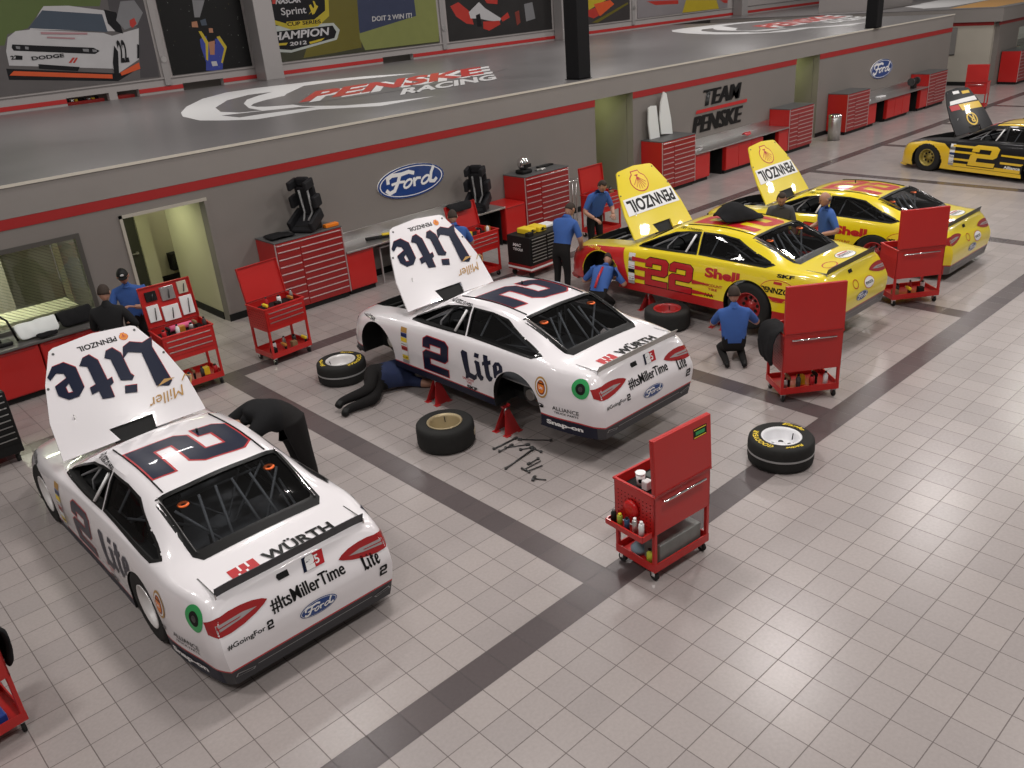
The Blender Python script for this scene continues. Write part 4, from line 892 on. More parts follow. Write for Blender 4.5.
    # wheels and hubs
    for ya, ax in ((1.35, 'r'), (4.25, 'f')):
        for s in (-1, 1):
            key = ax+('l' if s < 0 else 'r'); zc = L['wz'].get(key)
            if zc is None:
                hb_ = MB().cyl((s*.66-.02, ya, .30), .16, .04, DSTEEL, 'x', 24); hb_.cyl((s*.70-.03, ya, .30), .07, .06, STEEL, 'x', 16)
                hb_.tube([(s*.3, ya, .30), (s*.68, ya, .30)], .035, DSTEEL); hb_.tube([(s*.35, ya+.2, .22), (s*.66, ya, .24)], .02, CAGE); hb_.tube([(s*.55, ya+.1, .25), (s*.55, ya+.05, .58)], .035, mat('shock_yellow', (.5, .4, .05), .4) if ax == 'f' else STEEL)
                hb_.bbox(s*.68-.03, s*.68+.03, ya-.17, ya-.08, .24, .40, VYEL if ax == 'f' else CHROME, .01)
                hb_.build('brake_hub', t)
            else:
                wheel(t, 'wheel', (s*.80, ya, zc), L['rim'], s)
    L['art'](t)
    return t
def thing_part(name, parent, loc, ang):
    o = bpy.data.objects.new(name, None); C.objects.link(o); o.parent = parent; o.location = loc; o.rotation_euler = (ang, 0, 0); o.empty_display_size = .1
    return o
# --- liveries
def roof_number(t, digits, fill, line, w, h, x0=None, yc=2.0):
    # read from the car's left side: up = +x, right = -y
    d = Decal(lambda u, v, o: surf_top(v, yc-u, o), .06, .003)
    a, b = number2d(digits, w, h, .10, .020); a = xf(a, dx=-w/2, dy=-h/2); b = xf(b, dx=-w/2, dy=-h/2)
    if line: d.add(line, a)
    d.add(fill, b); d.build('roof_number', t)
def contingency(t, y0=3.62, cols=None):
    d = Decal(side_text(-1), .06, .004); random.seed(11)
    z = .76
    for i, (hh, m, txt) in enumerate(((.07, VGOLD, ''), (.06, VBLUE, 'MOOG'), (.06, VYEL, ''), (.05, VWHITE, 'MAHLE'), (.06, VRED, 'Mobil'), (.06, VWHITE, ''), (.06, VYEL, 'CUP'), (.05, VGREY, ''))):
        z -= hh+.006; w = .13
        d.add((cols or {}).get(i, m), rect2d(-y0-.0, z, -y0+w, z+hh))
        if txt: d.text(VBLACK, txt, -y0+.01, z+.012, hh-.03, w-.02)
    d.build('contingency_stickers', t)
def white_art(two=True, film=False):
    def art(t):
        roof_number(t, '2', NAVY, VRED, .76, .95, yc=2.13)
        s = side_text(-1)
        d = Decal(s, .06, .004); a, b = number2d('2', .56, .48, .06, .012); d.add(VRED, a, -3.16, .26); d.add(NAVY, b, -3.16, .26); d.build('door_number', t)
        d = Decal(s, .05, .0045); L_ = xf(lite2d(.78, .38), rot=.20); d.add(NAVY, L_, -2.28, .35); d.build('door_lettering', t)
        d = Decal(s, .04, .0045); d.add(VGOLD, ellipse2d(-.90, .62, .10, .13)); d.add(VWHITE, ellipse2d(-.90, .62, .082, .108)); d.add(mat('seal_brown', (.30, .06, .02), .4), ellipse2d(-.90, .62, .066, .09)); d.add(VORANGE, ellipse2d(-.90, .62, .05, .07))
        d.add(VBLACK, rect2d(-.945, .66, -.855, .675)); d.text(VWHITE, 'Lite', -.93, .60, .04, .06); d.build('round_seal', t)
        d = Decal(s, .02, .0045); d.text(VBLACK, 'ALLIANCE', -.74, .385, .05, .36, bold=.01); d.text(VBLACK, 'TRUCK PARTS', -.72, .345, .025, .33); d.add(VBLACK, stroke2d([(-.93+.055*cos(a), .39+.022*sin(a)) for a in [2*pi*k/14 for k in range(14)]], .012, True)); d.add(VBLACK, poly2d([(-.95, .375), (-.90, .405), (-.87, .375)]))
        d.build('side_lettering', t); d = Decal(s, .04, .0075); d.text(VWHITE, 'Snap-on', -.84, .165, .075, .50, bold=.05); d.build('skirt_lettering', t); d = Decal(s, .04, .0045); d.text(VRED, 'DISCOUNT', -2.35, .33, .035, .22, bold=.02); d.text(VRED, 'TIRE', -2.28, .29, .028, .1); d.text(VBLACK, 'SKF', -2.28, .22, .05, .2, bold=.05)
        d.build('small_side_lettering', t)
        contingency(t)
        d = Decal(s, .05, .0045); d.text(VBLACK, 'GOODYEAR', -4.68, .69, .045, .42, bold=.02, shear=.2, rot=-.0); d.build('fender_lettering', t)
        d = Decal(s, .04, .005); d.text(VBLACK, 'BRAD KESELOWSKI', -2.92, 1.185, .030, .52, bold=.03, rot=.03); d.build('roofline_name', t)
        rear_white(t)
    return art
def rear_white(t):
    d = Decal(surf_rear, .05, .004); d.heavy(VBLACK, '#ItsMillerTime', -.34, .58, .115, .70, 0, 2, .005); d.build('bumper_slogan', t)
    d = Decal(surf_rear, .02, .004); d.layers(ford2d(.36), .04, .45); d.build('maker_oval', t)
    d = Decal(surf_rear, .05, .004); d.text(VBLACK, '#GoingFor', -.77, .49, .055, .33, bold=.012); d.add(VBLACK, xf(number2d('2', .06, .07, .1, .003)[1], dx=-.425, dy=.49)); d.build('small_slogan', t)
    d = Decal(surf_rear, .05, .004); d.add(VBLACK, xf(lite2d(.17, .13), dx=.53, dy=.53)); a, b = number2d('2', .085, .09, .15, .01); d.add(VBLACK, b, .66, .40); d.build('corner_lettering', t)
    d = Decal(surf_rear, .05, .004); d.add(NAVY, poly2d([(.02, .75), (.12, .75), (.14, .86), (.04, .86)])); d.add(VRED, poly2d([(.12, .75), (.22, .75), (.24, .86), (.14, .86)])); a, b = number2d('2', .07, .09, .15, .008); d.add(VWHITE, a, .06, .76); d.text(VWHITE, '5', .145, .77, .07); d.build('tail_badge', t)
    d = Decal(lambda u, v, o: surf_top(u, v, o), .05, .003)   # WURTH on the deck lid, read from behind
    d.add(VRED, poly2d([(-.50, .30), (-.26, .30), (-.26, .46), (-.50, .46)])); 
    for x in (-.415, -.345): d.add(VWHITE, rect2d(x, .38, x+.018, .46)); d.add(VWHITE, rect2d(x-.03, .30, x-.012, .36))
    d.text(VBLACK, 'WÜRTH', -.20, .31, .17, .66, bold=.03); d.build('deck_lid_lettering', t)
    d = Decal(side_text(1), .04, .0045); d.add(NAVY, xf(lite2d(.86, .42), dx=.42, dy=.46)); d.build('right_side_lettering', t)
def hood_lite_art(d):
    # coordinates: u to the reader's right, v up from the nose edge
    d.text(VBLACK, 'PENNZOIL', -.22, .075, .062, .42, bold=.03); d.layers(shell2d(.045), -.30, .105)
    P = lite2d(1.16, .60); d.add(VRED, P, -.572, .204); d.add(NAVY, P, -.567, .21)
    d.text(VGOLD, 'Miller', -.66, .84, .12, .44, shear=.4, bold=0, rot=.10)
    d.add(VGOLD, stroke2d([(-.76, .86), (-.80, .78), (-.74, .74), (-.68, .80)], .012)); d.add(VGOLD, poly2d([(-.62, .74), (-.40, .78), (-.36, .80), (-.5, .72)]))
WL = dict(paint=WHITE, hoodpaint=WHITE, skirt=mat('navy_skirt', (.012, .014, .03), .4), bump=SKIRT, line=VRED, split=SKIRT, fuel=VGREEN, hood_art=hood_lite_art)
C1 = dict(WL, wz=dict(rl=.345, rr=.345, fl=.345, fr=.345), rim=mat('white_rim', (.75, .73, .72), .3, metal=.2), art=white_art(), hood_open=R(57))
car('race_car', 'white stock car nearest the camera, hood up, standing on its wheels, tail toward the aisle', (-2.15, 1.01, 0), 0, C1)
C2 = dict(WL, wz=dict(), rim=C1['rim'], art=white_art(), hood_open=R(57), spoiler=mat('clear_spoiler', (.42, .40, .36), .25), sp_tilt=.06)
car('race_car', 'white stock car without wheels propped on red stands, hood up', (2.47, 1.10, .25), 0, C2)
# --- yellow and black-gold liveries
def hood_penn_art(d):
    d.layers(shell2d(.20, VYEL), .06, .25)
    d.add(VWHITE, poly2d([(-.66, .50), (.64, .50), (.68, .80), (-.70, .80)])); d.text(VBLACK, 'PENNZOIL', -.62, .535, .23, 1.22, bold=.035)
def yellow_art(full=True):
    def art(t):
        roof_number(t, '22', VRED, None, 1.15, .80, yc=2.15)
        s = side_text(-1)
        if full:
            d = Decal(s, .03, .004)   # red front fender and sill
            d.add(REDP, poly2d([(-3.62, .24), (-3.72, .60), (-3.75, .80), (-4.45, .74), (-5.0, .60), (-5.12, .35), (-4.95, .14), (-4.66, .14), (-3.75, .14)])); d.build('fender_graphic', t)
            d = Decal(s, .06, .0055)
            for z in (.36, .52, .66): d.add(VRED, poly2d([(-3.55, z-.03), (-3.2, z-.025), (-3.2, z+.03), (-3.55, z+.04)]))
            d.add(VRED, poly2d([(-2.35, .52), (-2.0, .49), (-2.35, .45)])); d.add(VRED, poly2d([(-2.35, .36), (-1.9, .33), (-2.35, .29)]))
            d.build('side_stripes', t)
        d = Decal(s, .06, .0045); a, b = number2d('22', .95, .46, .06, .012); d.add(VBLACK, a, -3.28, .27); d.add(VRED, b, -3.28, .27); d.build('door_number', t)
        d = Decal(s, .04, .0045); d.text(VRED, 'Shell', -2.12, .60, .155, .62, bold=.05); d.build('door_lettering', t)
        d = Decal(s, .04, .0045); d.text(VRED, 'DISCOUNT', -2.15, .46, .045, .36, bold=.02); d.text(VRED, 'TIRE', -2.05, .40, .04, .17, bold=.02); d.build('tyre_shop_lettering', t)
        d = Decal(s, .03, .0045); d.text(VBLACK, 'AAA', -2.12, .29, .06, .17, bold=.03); d.build('club_lettering', t); d = Decal(s, .03, .0045); d.text(VBLACK, 'GOODYEAR', -4.68, .69, .045, .42, bold=.02, shear=.2) if not full else d.text(VYEL, 'GOODYEAR', -4.68, .69, .045, .42, bold=.02, shear=.2); d.build('small_side_lettering', t)
        d = Decal(s, .04, .0045); d.add(VRED, ellipse2d(-.86, .60, .29, .165)); d.add(VYEL, ellipse2d(-.86, .60, .28, .155)); d.add(VRED, poly2d([(-1.05, .51), (-.70, .51), (-.78, .45), (-.92, .45)])); d.add(VRED, rect2d(-.93, .70, -.80, .74)); d.text(VBLACK, 'PENNZOIL', -1.13, .565, .085, .53, bold=.04, shear=.15); d.build('quarter_panel_badge', t)
        d = Decal(s, .03, .0045); d.text(VBLACK, 'SKF', -.90, .80, .05, .26, bold=.05); d.build('bearing_lettering', t)
        d = Decal(s, .04, .005); d.text(VBLACK, 'JOEY LOGANO', -2.85, 1.185, .030, .46, bold=.03, rot=.03); d.build('roofline_name', t)
        contingency(t, cols={0: VWHITE, 1: VGREY, 2: VWHITE, 4: VBLACK, 6: VWHITE} if full else None)
        d = Decal(surf_rear, .03, .004); d.add(VRED, ellipse2d(.25, .56, .145, .085)); d.add(VWHITE, ellipse2d(.25, .56, .135, .075)); d.text(VBLACK, 'PENNZOIL', .14, .54, .04, .22, bold=.03); d.build('oil_badge', t)
        d = Decal(surf_rear, .02, .004); d.layers(ford2d(.34), .02, .425); d.build('maker_oval', t)
        d = Decal(surf_rear, .03, .004); d.add(VRED, [q for q in stroke2d([(-.12+.07*cos(a), .62+.06*sin(a)) for a in [2*pi*k/14 for k in range(14)]], .012, True)]); d.build('shell_outline', t)
        d = Decal(surf_top, .04, .003); d.add(VRED, stroke2d([(-.32+.15*cos(a), .42+.085*sin(a)) for a in [2*pi*k/18 for k in range(18)]], .018, True)); d.build('deck_lid_ring', t)
        d = Decal(surf_top, .04, .003); d.add(VBLACK, ellipse2d(.25, .48, .24, .12)); d.add(VWHITE, ellipse2d(.25, .48, .23, .11)); d.text(VBLACK, 'PENNZOIL', .06, .45, .06, .38, bold=.03); d.add(VRED, rect2d(.1, .52, .4, .55)); d.build('deck_lid_badge', t)
    return art
Y3 = dict(paint=YELLOW, hoodpaint=YELLOW, skirt=SKIRTR, skh=.25, bump=mat('grey_bumper', (.14, .13, .13), .4), line=VRED, split=SKIRTR, hood_art=hood_penn_art, hood_open=R(57), wz=dict(rl=.27, rr=.27), rim=mat('red_rim', (.40, .02, .02), .3, coat=.5), art=yellow_art(), spoiler=SKIRT)
car('race_car', 'yellow and red stock car with black jacket on its roof, front wheel off', (6.95, .80, .22), 0, Y3)
Y4 = dict(Y3, wz=dict(rl=.33, rr=.33, fl=.33, fr=.33), art=yellow_art(False), skirt=SKIRTR, skh=.22)
car('race_car', 'yellow stock car farthest back of the pair, beyond the bald man, hood up', (10.85, .74, 0), 0, Y4)
def hood_gold_art(d):
    d.add(CGOLD, rect2d(-.42, .08, -.1, .16)); d.add(VWHITE, rect2d(.0, .05, .25, .13)); d.add(VWHITE, poly2d([(-.55, .26), (.5, .30), (.55, .40), (-.58, .38)])); d.add(CGOLD, poly2d([(-.62, .42), (.25, .42), (.2, .6), (-.65, .6)])); d.add(VRED, poly2d([(.25, .42), (.6, .42), (.6, .56), (.25, .56)]))
    d.add(CGOLD, stroke2d([(-.02+.19*cos(a), .86+.16*sin(a)) for a in [2*pi*k/18 for k in range(18)]], .045, True)); d.text(CGOLD, 'R', -.12, .76, .2, .2, bold=.03)
def gold_art(t):
    s = side_text(-1)
    d = Decal(s, .03, .004); d.add(CGOLD, poly2d([(-5.16, .14), (-4.66, .14), (-3.7, .14), (-3.55, .20), (-3.6, .60), (-3.8, .74), (-4.3, .76), (-4.9, .64), (-5.14, .5)])); d.build('fender_graphic', t)
    d = Decal(s, .07, .0045); d.add(CGOLD, rect2d(-3.6, .22, -.3, .30))
    for z in (.40, .58, .72): d.add(CGOLD, rect2d(-3.55, z-.03, -2.95, z+.02))
    d.add(CGOLD, poly2d([(-2.3, .62), (-1.2, .62), (-1.3, .56), (-2.3, .58)])); d.add(CGOLD, rect2d(-2.3, .40, -1.7, .45)); d.build('side_stripes', t)
    d = Decal(s, .06, .0055); a, b = number2d('2', .72, .50, .22, .02); d.add(VBLACK, a, -3.12, .28); d.add(CGOLD, b, -3.12, .28); d.build('door_number', t)
    d = Decal(s, .04, .0055); d.text(VWHITE, 'Alliance', -2.2, .30, .07, .4, bold=.03); d.build('door_lettering', t)
    contingency(t, cols={0: VWHITE, 1: VGREY, 2: VWHITE, 3: VBLUE, 4: VWHITE, 6: VWHITE})
    d = Decal(lambda u, v, o: surf_top(v, 2.1-u, o), .06, .003); d.add(CGOLD, rect2d(-.60, -.60, .60, .60)); d.build('roof_panel', t)
    d = Decal(surf_top, .06, .004); d.add(VRED, rect2d(-.55, 2.80, .55, 2.95)); d.add(VWHITE, rect2d(-.3, 2.83, .3, 2.9)); d.build('windshield_banner', t)
G5 = dict(paint=BLACKP, hoodpaint=BLACKP, skirt=CGOLD, skh=.2, bump=SKIRT, line=CGOLD, split=CGOLD, hood_art=hood_gold_art, hood_open=R(57), wz=dict(rl=.345, rr=.345, fl=.345, fr=.345), rim=mat('gold_rim', (.35, .27, .06), .35, metal=.3), art=gold_art, spoiler=SKIRT)
YC5 = -R(12)
car('race_car', 'black and gold stock car at the right edge, nose toward the wall, hood up', (18.45, .45, 0), YC5, G5)
# ------------------------------------------------------------------ jack stands, loose wheels, floor tools
def jack_stand(x, y, h, label, rotz=0, m=None):
    m = m or mat('stand_red', (.42, .018, .02), .4)
    t = thing('jack_stand', label, 'jack stand', (x, y, 0), rotz, 'red jack stands under the raised cars')
    b = MB()
    for sx in (-1, 1):
        for sy in (-1, 1):
            b.prism([(-.035, 0), (.035, 0), (.012, h-.08), (-.012, h-.08)], .006, m, Matrix.Translation((sx*.10, sy*.10, 0)) @ Matrix.Rotation(0, 4, 'Z') @ Matrix(((1, 0, -sx*.09/(h-.08), 0), (0, 1, -sy*.09/(h-.08), 0), (0, 0, 1, 0), (0, 0, 0, 1))))
            b.box(sx*.10-.04, sx*.10+.04, sy*.10-.04, sy*.10+.04, 0, .008, m)
    for sy in (-1, 1):
        b.prism([(-.13, 0), (.13, 0), (.035, h-.06), (-.035, h-.06)], .006, m, Matrix(((1, 0, 0, 0), (0, 1, -sy*.08/(h-.06), sy*.11), (0, 0, 1, 0), (0, 0, 0, 1))))
    b.build('frame', t)
    p = MB(); p.cyl((0, 0, h-.14), .025, .11, STEEL, 'z', 12); p.prism([(-.05, 0), (.05, 0), (.06, .03), (.03, .012), (-.03, .012), (-.06, .03)], .05, m, Matrix.Translation((0, -.025, h-.03))); p.build('saddle', t)
    return t
jack_stand(1.62, 4.18, .365, 'red stand under the white raised car, ahead of the loose gold-rimmed wheel')
jack_stand(1.62, 2.78, .365, 'red stand by the empty rear wheel arch of the raised white car')
jack_stand(3.35, 4.1, .365, 'red stand under the far side of the raised white car, mostly hidden')
jack_stand(3.35, 2.8, .365, 'red stand under the far rear of the raised white car')
jack_stand(6.12, 4.1, .335, 'red stand under the yellow and red car beside the red-rimmed loose wheel', 0, None)
jack_stand(6.14, 1.6+1.1, .335, 'red stand under the yellow and red car sill by the kneeling man')
jack_stand(7.8, 4.1, .335, 'red stand under the far front of the yellow and red car')
jack_stand(7.8, 2.7, .335, 'red stand under the far rear of the yellow and red car')
LW = 'loose racing wheels lying on the floor'
loose_wheel(1.22, 5.95, C1['rim'], 'loose wheel with white rim near the front of the raised white car', LW, letters=True, rotz=2.2)
loose_wheel(.93, 3.15, mat('tan_rim', (.42, .34, .20), .4, metal=.3), 'loose wheel with empty gold-brown rim and paper tag on its tread', LW, up=False, patch=True, rotz=.75)
loose_wheel(3.1, -.17, mat('bright_white_rim', (.82, .82, .84), .3), 'loose wheel with white rim and yellow sidewall lettering, alone in the aisle', LW, letters=True, rotz=-.5)
loose_wheel(5.70, 3.40, Y3['rim'], 'loose wheel with red rim beside the yellow and red car', LW, rotz=.3)
def floor_tool(x0, y0, x1, y1, label, kind):
    L_ = math.hypot(x1-x0, y1-y0); b = MB(); b.tube([(0, 0, .012), (L_, 0, .012)], .007 if kind != 'bar' else .011, DSTEEL, 6)
    if kind == 'hammer': b.bbox(L_-.02, L_+.015, -.05, .05, 0, .03, DSTEEL, .008)
    elif kind == 'tee': b.cyl((L_, -.045, .014), .013, .09, DSTEEL, 'y', 8)
    else: b.bbox(L_-.02, L_+.035, -.018, .018, 0, .024, DSTEEL, .005); b.cyl((0, 0, 0), .018, .024, DSTEEL, 'z', 10)
    o = b.build('hand_tool', loc=(x0, y0, .001), rotz=math.atan2(y1-y0, x1-x0)); tag(o, label, 'tool', 'hand tools on the floor behind the raised white car'); return o
labs = [('bar tool nearest the red stand among the floor tools', 'bar'), ('thin spanner just below the bar tool nearest the red stand', 'ratchet'), ('long ratchet pointing right toward the car bumper on the floor', 'ratchet'), ('ratchet in the middle row of the floor tools', 'ratchet'),
        ('short spanner in the middle of the floor tools', 'ratchet'), ('longest dark bar slanting down to the left among the floor tools', 'bar'), ('short tool right of the long dark bar', 'ratchet'), ('thin rod above the two T-handled tools', 'rod'),
        ('upper T-handled tool on the floor', 'tee'), ('lower T-handled tool on the floor', 'tee'), ('small hammer-like tool lying apart, lowest of the floor tools', 'hammer')]
for q, (lb, kd) in zip(TOOLS, labs): floor_tool(*q, lb, kd)
# ------------------------------------------------------------------ cabinets along the wall
def chest(name, label, x0, x1, z0, z1, y0=9.17, y1=9.86, m=RED, dm=DRED, split=.35, nl=8, nr=9, group=None, plain=False):
    t = thing(name, label, 'tool chest', (x0, y0, z0), 0, group); w = x1-x0; h = z1-z0; d = y1-y0
    b = MB().bbox(0, w, .02, d, .10, h, m, .008); b.box(.03, w-.03, .06, d, 0, .10, BLK)
    b.build('body', t)
    MB().bbox(-.005, w+.005, 0, d, h, h+.025, mat('grey_worktop_mat', (.09, .09, .09), .5), .006).build('top_mat', t)
    for x in (0, w-.02): MB().bbox(x, x+.02, .002, .02, .10, h, TRIMS, .003).build('corner_trim', t)
    def drw(xa, xb, za, zb):
        q = MB().bbox(xa, xb, .004, .03, za, zb, dm, .004).build('drawer', t)
        MB().bbox(xa+.01, xb-.01, -.012, .006, zb-.024, zb-.006, TRIMS, .004).build('handle', q)
    if plain: return t
    top = h-.03; drw(.03, w-.03, top-.10, top); zt = top-.115
    s = w*split
    for n, xa, xb in ((nl, .03, s-.006), (nr, s+.006, w-.03)):
        hh = (zt-.12)/n
        for k in range(n): drw(xa, xb, .12+k*hh+.006, .12+(k+1)*hh-.006)
    return t
def base_unit(label, x0, x1, y0=9.19, h=.82, m=RED, doors=1, group=None, loc_z=0):
    t = thing('base_cabinet', label, 'cabinet', (x0, y0, 0), 0, group); w = x1-x0; d = 9.86-y0
    b = MB().box(0, w, .02, d, .10, h, m); b.box(.02, w-.02, .07, d, 0, .10, BLK); b.build('body', t)
    for k in range(doors):
        xa = w*k/doors+.008; xb = w*(k+1)/doors-.008
        q = MB().bbox(xa, xb, .002, .02, .12, h-.02, m, .004).build('door', t)
        MB().bbox(xa+.04, xb-.04, -.012, .004, h-.055, h-.035, DRED, .004).build('handle', q)
    return t
def counter(label, x0, x1, group=None, back=True, z=.82):
    t = thing('worktop', label, 'worktop', (x0, 9.15, z), 0, group)
    MB().bbox(0, x1-x0, 0, .71, .001, .035, STEEL, .006).build('top', t)
    if back: MB().bbox(0, x1-x0, .69, .71, .035, .22, STEEL, .004).build('backsplash', t)
    return t
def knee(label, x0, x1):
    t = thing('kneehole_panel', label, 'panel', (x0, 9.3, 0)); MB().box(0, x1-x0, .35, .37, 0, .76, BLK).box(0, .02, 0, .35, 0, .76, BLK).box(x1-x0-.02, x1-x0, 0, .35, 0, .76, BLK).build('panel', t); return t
GC = 'tall red drawer chests along the wall'; GB = 'red base cabinets along the wall'
chest('tool_chest', 'tall red chest with black racing seats on top, left of the near blue oval sign', 2.12, 3.52, 0, 1.34, group=GC)
base_unit('red cabinet beside the tall chest that holds the racing seats', 3.53, 4.14, group=GB)
counter('steel worktop running behind the raised white car under the near blue oval sign', 3.53, 7.58)
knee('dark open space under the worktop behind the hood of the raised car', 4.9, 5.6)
t = thing('shelf_rack', 'grey metal frame standing in the open space under the worktop', 'rack', (4.35, 9.3, 0))
for x in (0, .5): MB().bbox(x, x+.03, 0, .03, 0, .7, COLS, .004).build('leg', t)
MB().bbox(0, .53, 0, .4, .70, .73, COLS, .004).build('shelf', t)
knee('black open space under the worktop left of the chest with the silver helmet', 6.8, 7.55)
chest('tool_chest', 'tall red chest carrying the silver helmet, by the first wall recess', 8.22, 9.62, 0, 1.34, group=GC)
base_unit('narrow red cabinet touching the chest that carries the silver helmet', 7.6, 8.2, h=.84, group=GB)
chest('tool_chest', 'tall red chest with two white sail shapes on top', 13.05, 14.46, 0, 1.31, group=GC)
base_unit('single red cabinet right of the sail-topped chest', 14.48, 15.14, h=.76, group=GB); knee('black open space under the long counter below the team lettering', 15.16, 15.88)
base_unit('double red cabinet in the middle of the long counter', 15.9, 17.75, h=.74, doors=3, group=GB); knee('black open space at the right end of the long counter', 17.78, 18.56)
base_unit('single red cabinet left of the chest behind the trash can', 18.58, 19.1, h=.74, group=GB)
counter('long steel worktop under the black team lettering', 14.47, 19.1, z=.765)
chest('tool_chest', 'tall red chest at the right end of the long counter', 19.12, 20.5, 0, 1.27, group=GC)
chest('tool_chest', 'tall red chest behind the steel trash can', 22.62, 24.1, 0, 1.26, group=GC)
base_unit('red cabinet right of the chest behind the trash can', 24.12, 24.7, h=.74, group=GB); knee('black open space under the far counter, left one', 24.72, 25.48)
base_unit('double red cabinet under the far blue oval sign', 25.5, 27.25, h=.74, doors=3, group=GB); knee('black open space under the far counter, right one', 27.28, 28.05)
base_unit('red cabinet left of the last chest in the row', 28.07, 28.64, h=.74, group=GB)
counter('steel worktop under the far blue oval sign', 24.12, 28.64, z=.765)
chest('tool_chest', 'last tall red chest at the right end of the grey wall', 28.66, 30.2, 0, 1.2, group=GC)
chest('tool_chest', 'red chest standing against the farthest block at the right edge', 35.9, 38.5, 0, 1.3, y0=8.6, y1=9.35, group=GC)
base_unit('red cabinet under the left bench, nearest the doorway', -1.9, -1.04, doors=1, h=.82, group=GB); base_unit('red cabinet second from the doorway under the left bench', -2.78, -1.92, doors=1, h=.82, group=GB)
base_unit('red cabinet at the left edge of the photo under the bench', -3.7, -2.8, doors=1, h=.82, group=GB)
t = thing('worktop', 'dark grey bench top under the mesh window at left', 'worktop', (-4.2, 9.15, .82)); MB().bbox(0, 3.18, 0, .71, .001, .04, mat('grey_bench_top', (.11, .105, .10), .35), .006).build('top', t)
# black and red rolling chests
def rolling_chest(label, x, y, rz, w, d, h, redbase=True):
    t = thing('rolling_tool_chest', label, 'rolling tool chest', (x, y, 0), rz)
    b = MB().bbox(0, w, 0, d, .14, h, BLK, .012); b.build('body', t)
    if redbase: 
        MB().bbox(-.005, w+.005, -.005, d+.005, .13, .25, DRED, .006).build('base_band', t); MB().bbox(-.007, w+.007, -.007, d+.007, .16, .20, VWHITE, .002).build('white_stripe', t)
    n = 8; hh = (h-.30)/n
    for k in range(n):
        for xa, xb in ((.03, w*.42), (w*.44, w-.03)):
            q = MB().bbox(xa, xb, -.012, .0, .28+k*hh, .28+(k+1)*hh-.008, BLK, .003).build('drawer', t)
            MB().bbox(xa+.01, xb-.01, -.022, -.010, .28+(k+1)*hh-.026, .28+(k+1)*hh-.012, STEEL, .003).build('handle', q)
    for cx in (.08, w-.08):
        for cy in (.08, d-.08):
            c = MB().cyl((cx-.02, cy, .055), .055, .04, RUBBER, 'x', 16); c.box(cx-.03, cx+.03, cy-.02, cy+.02, .10, .135, DSTEEL); c.build('caster', t)
    return t
